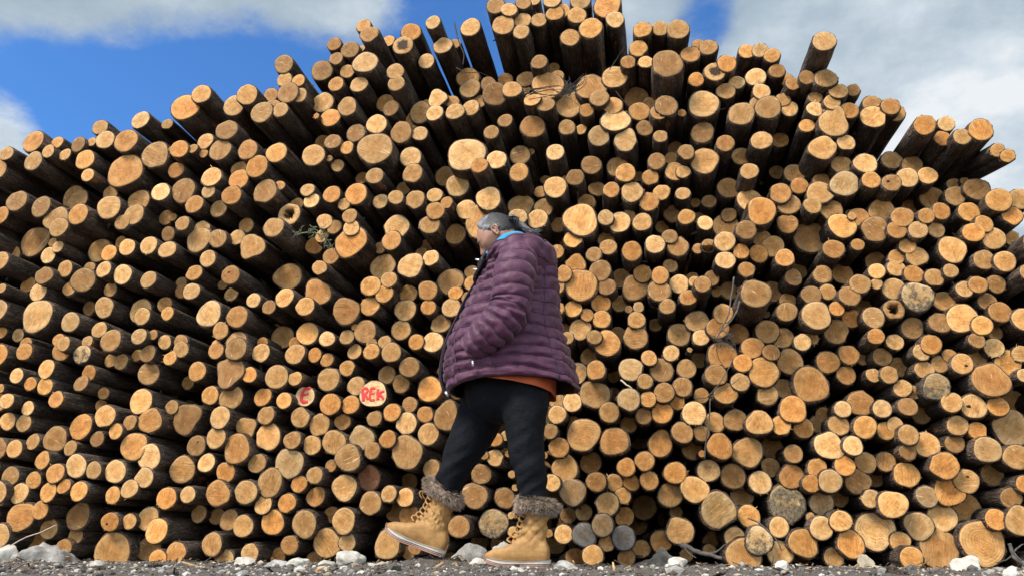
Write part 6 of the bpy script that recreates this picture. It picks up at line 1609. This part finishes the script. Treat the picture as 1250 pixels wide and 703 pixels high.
for k, (x0, x1, y0, y1, Y, mt, lab) in enumerate(STONES):
    a, b = P(x0, (y0 + y1) / 2, Y), P(x1, (y0 + y1) / 2, Y)
    t, u = P((x0 + x1) / 2, y0, Y), P((x0 + x1) / 2, y1, Y)
    cx = (a.x + b.x) / 2; gz = ground_h(cx, Y)
    wz = t.z - gz
    wx = (b.x - a.x) / 2
    hz = max(.012, wz * .72)
    o = link('stone' if mt is not EARTH else 'earth_clod', rock_mesh('stone', wx * 1.08, wx * .85, max(hz * 1.25, wx * .62), 20 + k, mt, 4, .2 if mt is not EARTH else .3))
    if k == 0:      # the boulder rises to a broken peak
        for v in o.data.vertices:
            q = max(0, v.co.z / hz); v.co.x *= 1.12 - .42 * q; v.co.z += .012 * mnoise.noise(v.co * 30)
    zt = max(v.co.z for v in o.data.vertices)
    o.location = (cx, Y, t.z - zt); o.rotation_euler = (0, 0, rnd.uniform(-.3, .3))
    tag(o, lab, 'stone' if mt is not EARTH else 'earth', 'loose stones on the gravel')

# countless gravel stones
rg = random.Random(8)
GV = []; GF = []; GM = []
bm = bmesh.new(); bmesh.ops.create_icosphere(bm, subdivisions=1, radius=1)
IV = [v.co.copy() for v in bm.verts]; IF = [tuple(v.index for v in f.verts) for f in bm.faces]; bm.free()
for k in range(8000):
    y = rg.uniform(2.25, 4.15); x = rg.uniform(-.90 * y - .2, .62 * y + .2)
    s_ = min(.02, .0025 + rg.expovariate(1 / .003))
    if rg.random() < .008: s_ = rg.uniform(.014, .03)
    e = rg.uniform(0, 6.28); ca, sa = math.cos(e), math.sin(e)
    sx, sy, sz = s_ * rg.uniform(.8, 1.4), s_ * rg.uniform(.7, 1.1), s_ * rg.uniform(.4, .8)
    b = len(GV); z = ground_h(x, y) + sz * .3
    for v in IV:
        q = v * rg.uniform(.78, 1.15)
        GV.append((x + (q.x * sx) * ca - (q.y * sy) * sa, y + q.x * sx * sa + q.y * sy * ca, z + q.z * sz))
    GF += [tuple(i + b for i in f) for f in IF]
    GM += [rg.choices((0, 1, 2, 3, 4), (.08, .18, .48, .10, .16))[0]] * len(IF)
DARK_ST = stone_mat('dark_gravel', (.055, .048, .041), (.095, .083, .072), (.15, .135, .118))
gravel = link('gravel', mesh('gravel', GV, GF, [WHITE_ST, GREY_ST, DARK_ST, BROWN_ST, BARK], False, GM))
tag(gravel, 'loose grey and white gravel scattered over the ground before the pile', 'gravel', kind='stuff')

# bark flakes and wood chips shed under the pile
LV = []; LF = []; LM_ = []
for k in range(900):
    y = min(4.12, rg.gauss(3.75, .28)) if rg.random() < .75 else rg.uniform(2.4, 4.0); x = rg.uniform(-.90 * y - .2, .62 * y + .2)
    L_ = rg.uniform(.008, .04) * (1.5 if rg.random() < .1 else 1); w_ = L_ * rg.uniform(.15, .5); e = rg.uniform(0, 6.28); ti = rg.gauss(0, .3)
    ca, sa = math.cos(e), math.sin(e); z = ground_h(x, y) + .006 + abs(ti) * L_ * .5; b = len(LV)
    for u, v, h in ((-1, -1, 0), (1, -.7, 0), (1, .7, 0), (-1, 1, 0), (-1, -.8, .0035), (1, -.6, .0035), (1, .6, .0035), (-1, .8, .0035)):
        du, dv = u * L_ * .5, v * w_ * .5
        LV.append((x + du * ca - dv * sa, y + du * sa + dv * ca, z + h + u * ti * L_ * .5))
    LF += [tuple(b + q for q in f) for f in ((3, 2, 1, 0), (4, 5, 6, 7), (0, 1, 5, 4), (1, 2, 6, 5), (2, 3, 7, 6), (3, 0, 4, 7))]
    LM_ += [rg.choices((0, 1), (.7, .3))[0]] * 6
CHIP = NT('wood_chips'); CHIP = CHIP.set(CHIP.ramp(CHIP.noise(CHIP.geo(), 30), [(.3, (.26, .14, .06)), (.7, (.58, .38, .18))]), .85)
litter = link('bark_litter', mesh('bark_litter', LV, LF, [BARK, CHIP], False, LM_))
tag(litter, 'bark flakes and wood chips shed on the gravel under the pile', 'litter', kind='stuff')

# ------------------------------------------------------------------ sticks and twigs
def twig_mat(name, a, b):
    s = NT(name); g = s.geo(); n = s.noise(g, 50, 4, .7)
    s.bump(n, .6, .004); return s.set(s.ramp(n, [(.35, a), (.65, b)]), .9)
TW_DARK = twig_mat('dark_twig', (.02, .016, .013), (.06, .048, .04))
TW_GREY = twig_mat('grey_branch', (.05, .043, .036), (.14, .122, .105))
TW_PALE = twig_mat('peeled_stick', (.45, .36, .25), (.62, .53, .40))
TW_GREEN = twig_mat('lichened_needles', (.10, .12, .06), (.24, .26, .16))
def stick(mb, pts, r0, r1, n=7, k=14):
    r0 *= .75; r1 *= .75
    q = spline(pts, k)
    mb.sweep([p + Vector((rnd.uniform(-1, 1), rnd.uniform(-1, 1), rnd.uniform(-1, 1))) * r0 * .35 for p in q], [r0 + (r1 - r0) * i / (k - 1) for i in range(k)], n)
def loose(name, label, cat, mats, build, group=None):
    mb = MB(); build(mb)
    c = sum(mb.V, Vector()) / len(mb.V)
    c.z = min(v.z for v in mb.V)
    for v in mb.V: v -= c
    o = link(name, mb.mesh(name, mats)); o.location = c; tag(o, label, cat, group); return o
G_TW = 'loose twigs and branches about the pile'
def b1(mb):
    stick(mb, [P(832, 664, 3.72), P(848, 671, 3.7), P(862, 676, 3.66), P(880, 680, 3.6)], .017, .010)
    stick(mb, [P(862, 676, 3.66), P(874, 673, 3.68), P(887, 663, 3.72)], .007, .003)
    stick(mb, [P(835, 667, 3.70), P(842, 676, 3.62), P(850, 680, 3.6)], .005, .002)
loose('branch', 'short grey weathered branch with side twigs lying at the foot of the pile', 'branch', [TW_GREY], b1, G_TW)
def b2(mb):
    stick(mb, [P(1233, 663, 3.4), P(1236, 676, 3.4), P(1243, 684, 3.38), P(1254, 690, 3.35)], .009, .013)
    stick(mb, [P(1235, 674, 3.4), P(1243, 668, 3.42), P(1252, 662, 3.45)], .006, .002)
    stick(mb, [P(1236, 677, 3.4), P(1228, 683, 3.42), P(1215, 686, 3.45)], .005, .002)
    stick(mb, [P(1234, 670, 3.4), P(1241, 678, 3.37), P(1248, 684, 3.36)], .004, .002)
loose('branch', 'pale splintered forked branch at the right end of the gravel', 'branch', [TW_GREY], b2, G_TW)
def b3(mb): stick(mb, [P(13, 666, 3.95), P(30, 656, 3.98), P(50, 649, 4.0), P(69, 640, 4.02)], .005, .0035)
loose('stick', 'thin pale peeled stick slanting above the big grey boulder', 'stick', [TW_PALE], b3, G_TW)
def b4(mb):
    stick(mb, [P(913, 632, 3.98), P(925, 637, 3.94), P(938, 648, 3.92), P(950, 662, 3.9), P(954, 672, 3.9)], .006, .004)
loose('stick', 'bowed thin stick curving over the lower logs from a pale tip', 'stick', [TW_GREY], b4, G_TW)
def b5(mb):
    stick(mb, [P(896, 338, 3.93), P(893, 360, 3.92), P(889, 385, 3.9), P(880, 402, 3.9), P(874, 415, 3.9)], .006, .004)
    stick(mb, [P(903, 368, 3.93), P(897, 385, 3.9), P(886, 398, 3.9), P(877, 408, 3.9)], .007, .003)
    stick(mb, [P(876, 415, 3.9), P(875, 428, 3.95), P(879, 440, 3.98), P(884, 448, 4.0)], .003, .002)
    stick(mb, [P(879, 402, 3.9), P(890, 408, 3.92), P(896, 416, 3.95)], .003, .0015)
    for q in range(24):
        x, y = rnd.uniform(870, 895), rnd.uniform(405, 425)
        stick(mb, [P(x, y, 4.02), P(x + rnd.uniform(-9, 9), y + rnd.uniform(-9, 9), 3.98), P(x + rnd.uniform(-16, 16), y + rnd.uniform(-14, 14), 3.99)], .0022, .001, 4, 6)
loose('twig', 'spray of dead twigs caught under the big jutting log right of the woman', 'twig', [TW_GREY], b5, G_TW)
def b6(mb):
    for q in range(20):
        x, y = rnd.uniform(690, 712), rnd.uniform(96, 112)
        stick(mb, [P(688 + rnd.uniform(-4, 6), 112 + rnd.uniform(-4, 6), 4.0), P(x, y, 4.0), P(x + rnd.uniform(-10, 10), y + rnd.uniform(-16, 4), 4.05)], .0045, .0015, 5, 8)
    for q in range(9):
        x = rnd.uniform(660, 690)
        stick(mb, [P(640 + rnd.uniform(-3, 8), 116 + rnd.uniform(-6, 6), 4.0), P(x, 112 + rnd.uniform(-7, 6), 3.98), P(700 + rnd.uniform(-10, 20), 118 + rnd.uniform(-12, 20), 3.98)], .0035, .0015, 5, 10)
loose('twig', 'tangle of bare dark twigs lying over the thick logs below the pile crest', 'twig', [TW_DARK], b6, G_TW)
def b7(mb):
    stick(mb, [P(744, 85, 4.0), P(752, 74, 4.0), P(758, 64, 3.98), P(763, 58, 3.98)], .004, .002)
    stick(mb, [P(752, 112, 4.05), P(758, 120, 4.03), P(766, 128, 4.03)], .0035, .002)
loose('twig', 'thin dark twig sticking up beside the pile crest', 'twig', [TW_DARK], b7, G_TW)
def b8(mb):
    stick(mb, [P(555, 28, 4.2), P(559, 48, 4.15), P(566, 66, 4.12), P(565, 80, 4.1)], .007, .004)
    stick(mb, [P(557, 83, 4.0), P(570, 89, 3.96), P(585, 89, 3.96), P(597, 94, 4.0)], .004, .0025)
loose('twig', 'dark bent twig poking into the sky left of the pile crest', 'twig', [TW_DARK], b8, G_TW)
def b9(mb):
    stick(mb, [P(849, 486, 4.0), P(866, 484, 3.97), P(886, 474, 3.96), P(905, 460, 3.97), P(922, 500, 4.0)][:4], .004, .002)
    stick(mb, [P(864, 484, 3.97), P(878, 468, 3.95), P(890, 448, 3.96), P(894, 440, 3.97)], .004, .002)
    stick(mb, [P(860, 560, 4.0), P(862, 535, 3.97), P(866, 510, 3.96), P(867, 486, 3.96)], .006, .004)
loose('twig', 'forked grey twigs crossing the log ends low on the right of the pile', 'twig', [TW_GREY], b9, G_TW)
def b10(mb):
    for q in range(70):
        x, y = rnd.choice([(365, 286), (380, 283), (388, 281), (396, 292), (402, 298), (393, 288)])
        a = Vector((rnd.uniform(-1, 1), 0, rnd.uniform(-1, 1)))
        c_ = P(x + rnd.uniform(-4, 4), y + rnd.uniform(-4, 4), 3.96 + rnd.uniform(-.03, .03))
        stick(mb, [c_, c_ + a * .018 + Vector((0, rnd.uniform(-.02, .02), .004)), c_ + a * .036], .004, .0015, 5, 5)
    stick(mb, [P(360, 287, 3.99), P(380, 284, 3.97), P(396, 290, 3.97), P(408, 305, 4.0)], .006, .003)
loose('fir_sprig', 'lichen covered green fir sprig hanging among the log ends left of the woman', 'sprig', [TW_GREEN], b10, G_TW)
def b11(mb):
    stick(mb, [P(758, 464, 4.02), P(766, 470, 3.98), P(772, 474, 3.97)], .007, .004)
loose('wood_splinter', 'pale splinter of wood sticking out right of the square stained log', 'splinter', [TW_PALE], b11, G_TW)

# ------------------------------------------------------------------ sky and sun
SUN_EL, SUN_AZ = R(51), R(-40)       # azimuth measured from behind the camera towards the left
sd = Vector((math.sin(SUN_AZ) * math.cos(SUN_EL), -math.cos(SUN_AZ) * math.cos(SUN_EL), math.sin(SUN_EL)))   # towards the sun
sl = bpy.data.lights.new('sun', 'SUN'); sl.energy = SUN_E; sl.angle = R(22); sl.color = (1, .93, .82)
so = bpy.data.objects.new('sun', sl); COL.objects.link(so); so.rotation_euler = sd.to_track_quat('Z', 'Y').to_euler()
so.location = sd * 30
w = bpy.data.worlds.new('World'); scene.world = w; w.use_nodes = True
class WN(NT):
    def __init__(s, tree): s.t = tree
s = WN(w.node_tree); s.t.nodes.clear()
sky = s.n('ShaderNodeTexSky', _sky_type='NISHITA', _sun_disc=False, _sun_elevation=SUN_EL, _sun_rotation=math.atan2(sd.x, sd.y), _air_density=1.0, _dust_density=.3, _ozone_density=2.0)
d = s.coord('Generated')
sp = s.n('ShaderNodeSeparateXYZ', i0=d)
zz = s.math('ADD', s.math('MAXIMUM', sp.outputs[2], 0.0), .22)
pl = s.n('ShaderNodeCombineXYZ', i0=s.math('DIVIDE', sp.outputs[0], zz), i1=s.math('DIVIDE', sp.outputs[1], zz), i2=0.0).outputs[0]
nA = s.noise(pl, 1.5, 7, .56, dist=.25)
nB = s.noise(s.vmath('ADD', pl, (.06, .10, 0.0)), 1.5, 5, .55)
nC = s.noise(pl, 4.2, 8, .62)
def lobe(px, py, width, gain):
    q = (P(px, py, 10) - Vector((0, 0, CAMZ))).normalized()
    ds = s.vmath('DISTANCE', d, tuple(q))
    return s.math('MULTIPLY', s.math('SUBTRACT', 1.0, s.smooth(ds, 0, width)), gain)
bias = s.math('ADD', -.06, s.math('MULTIPLY', s.smooth(sp.outputs[0], -.02, .35), .26))
back = s.math('SUBTRACT', 1.0, s.smooth(sp.outputs[1], -.45, .05))      # unseen bright cloud added behind the camera as warm fill light
bias = s.math('ADD', bias, s.math('MULTIPLY', back, .22))
for a in CLOUDS: bias = s.math('ADD', bias, lobe(*a))
den = s.math('ADD', s.math('ADD', nA, bias), s.math('MULTIPLY', s.math('SUBTRACT', nC, .5), .42))
cov = s.smooth(den, .50, .69)
lit = s.math('ADD', s.math('MULTIPLY', s.math('SUBTRACT', nB, nA), 1.6), s.math('MULTIPLY', nC, .95))
ccol = s.ramp(s.math('ADD', s.math('MULTIPLY', s.math('SUBTRACT', 1.0, s.smooth(sp.outputs[2], .46, .60)), .15), lit), [(.25, (.36, .46, .55)), (.47, (.46, .555, .645)), (.64, (.62, .71, .79)), (.82, (.86, .90, .94))])
skyc = s.mix(1.0, sky.outputs[0], (.365, .66, .985), 'MULTIPLY')
bg1 = s.n('ShaderNodeBackground', Color=skyc, Strength=SKY_E)
bg2 = s.n('ShaderNodeBackground', Color=ccol, Strength=s.math('MULTIPLY', CLOUD_E, s.math('ADD', 1.0, s.math('MULTIPLY', back, 1.3))))  # the added rear cloud shines stronger to lift the fill
mx = s.n('ShaderNodeMixShader', i0=cov, i1=bg1.outputs[0], i2=bg2.outputs[0])
out = s.n('ShaderNodeOutputWorld', i0=mx.outputs[0])

scene.view_settings.view_transform = 'Standard'
scene.view_settings.look = 'None'
scene.view_settings.exposure = EXPOSURE
scene.view_settings.gamma = 1
scene.cycles.max_bounces = 5
scene.cycles.use_denoising = True
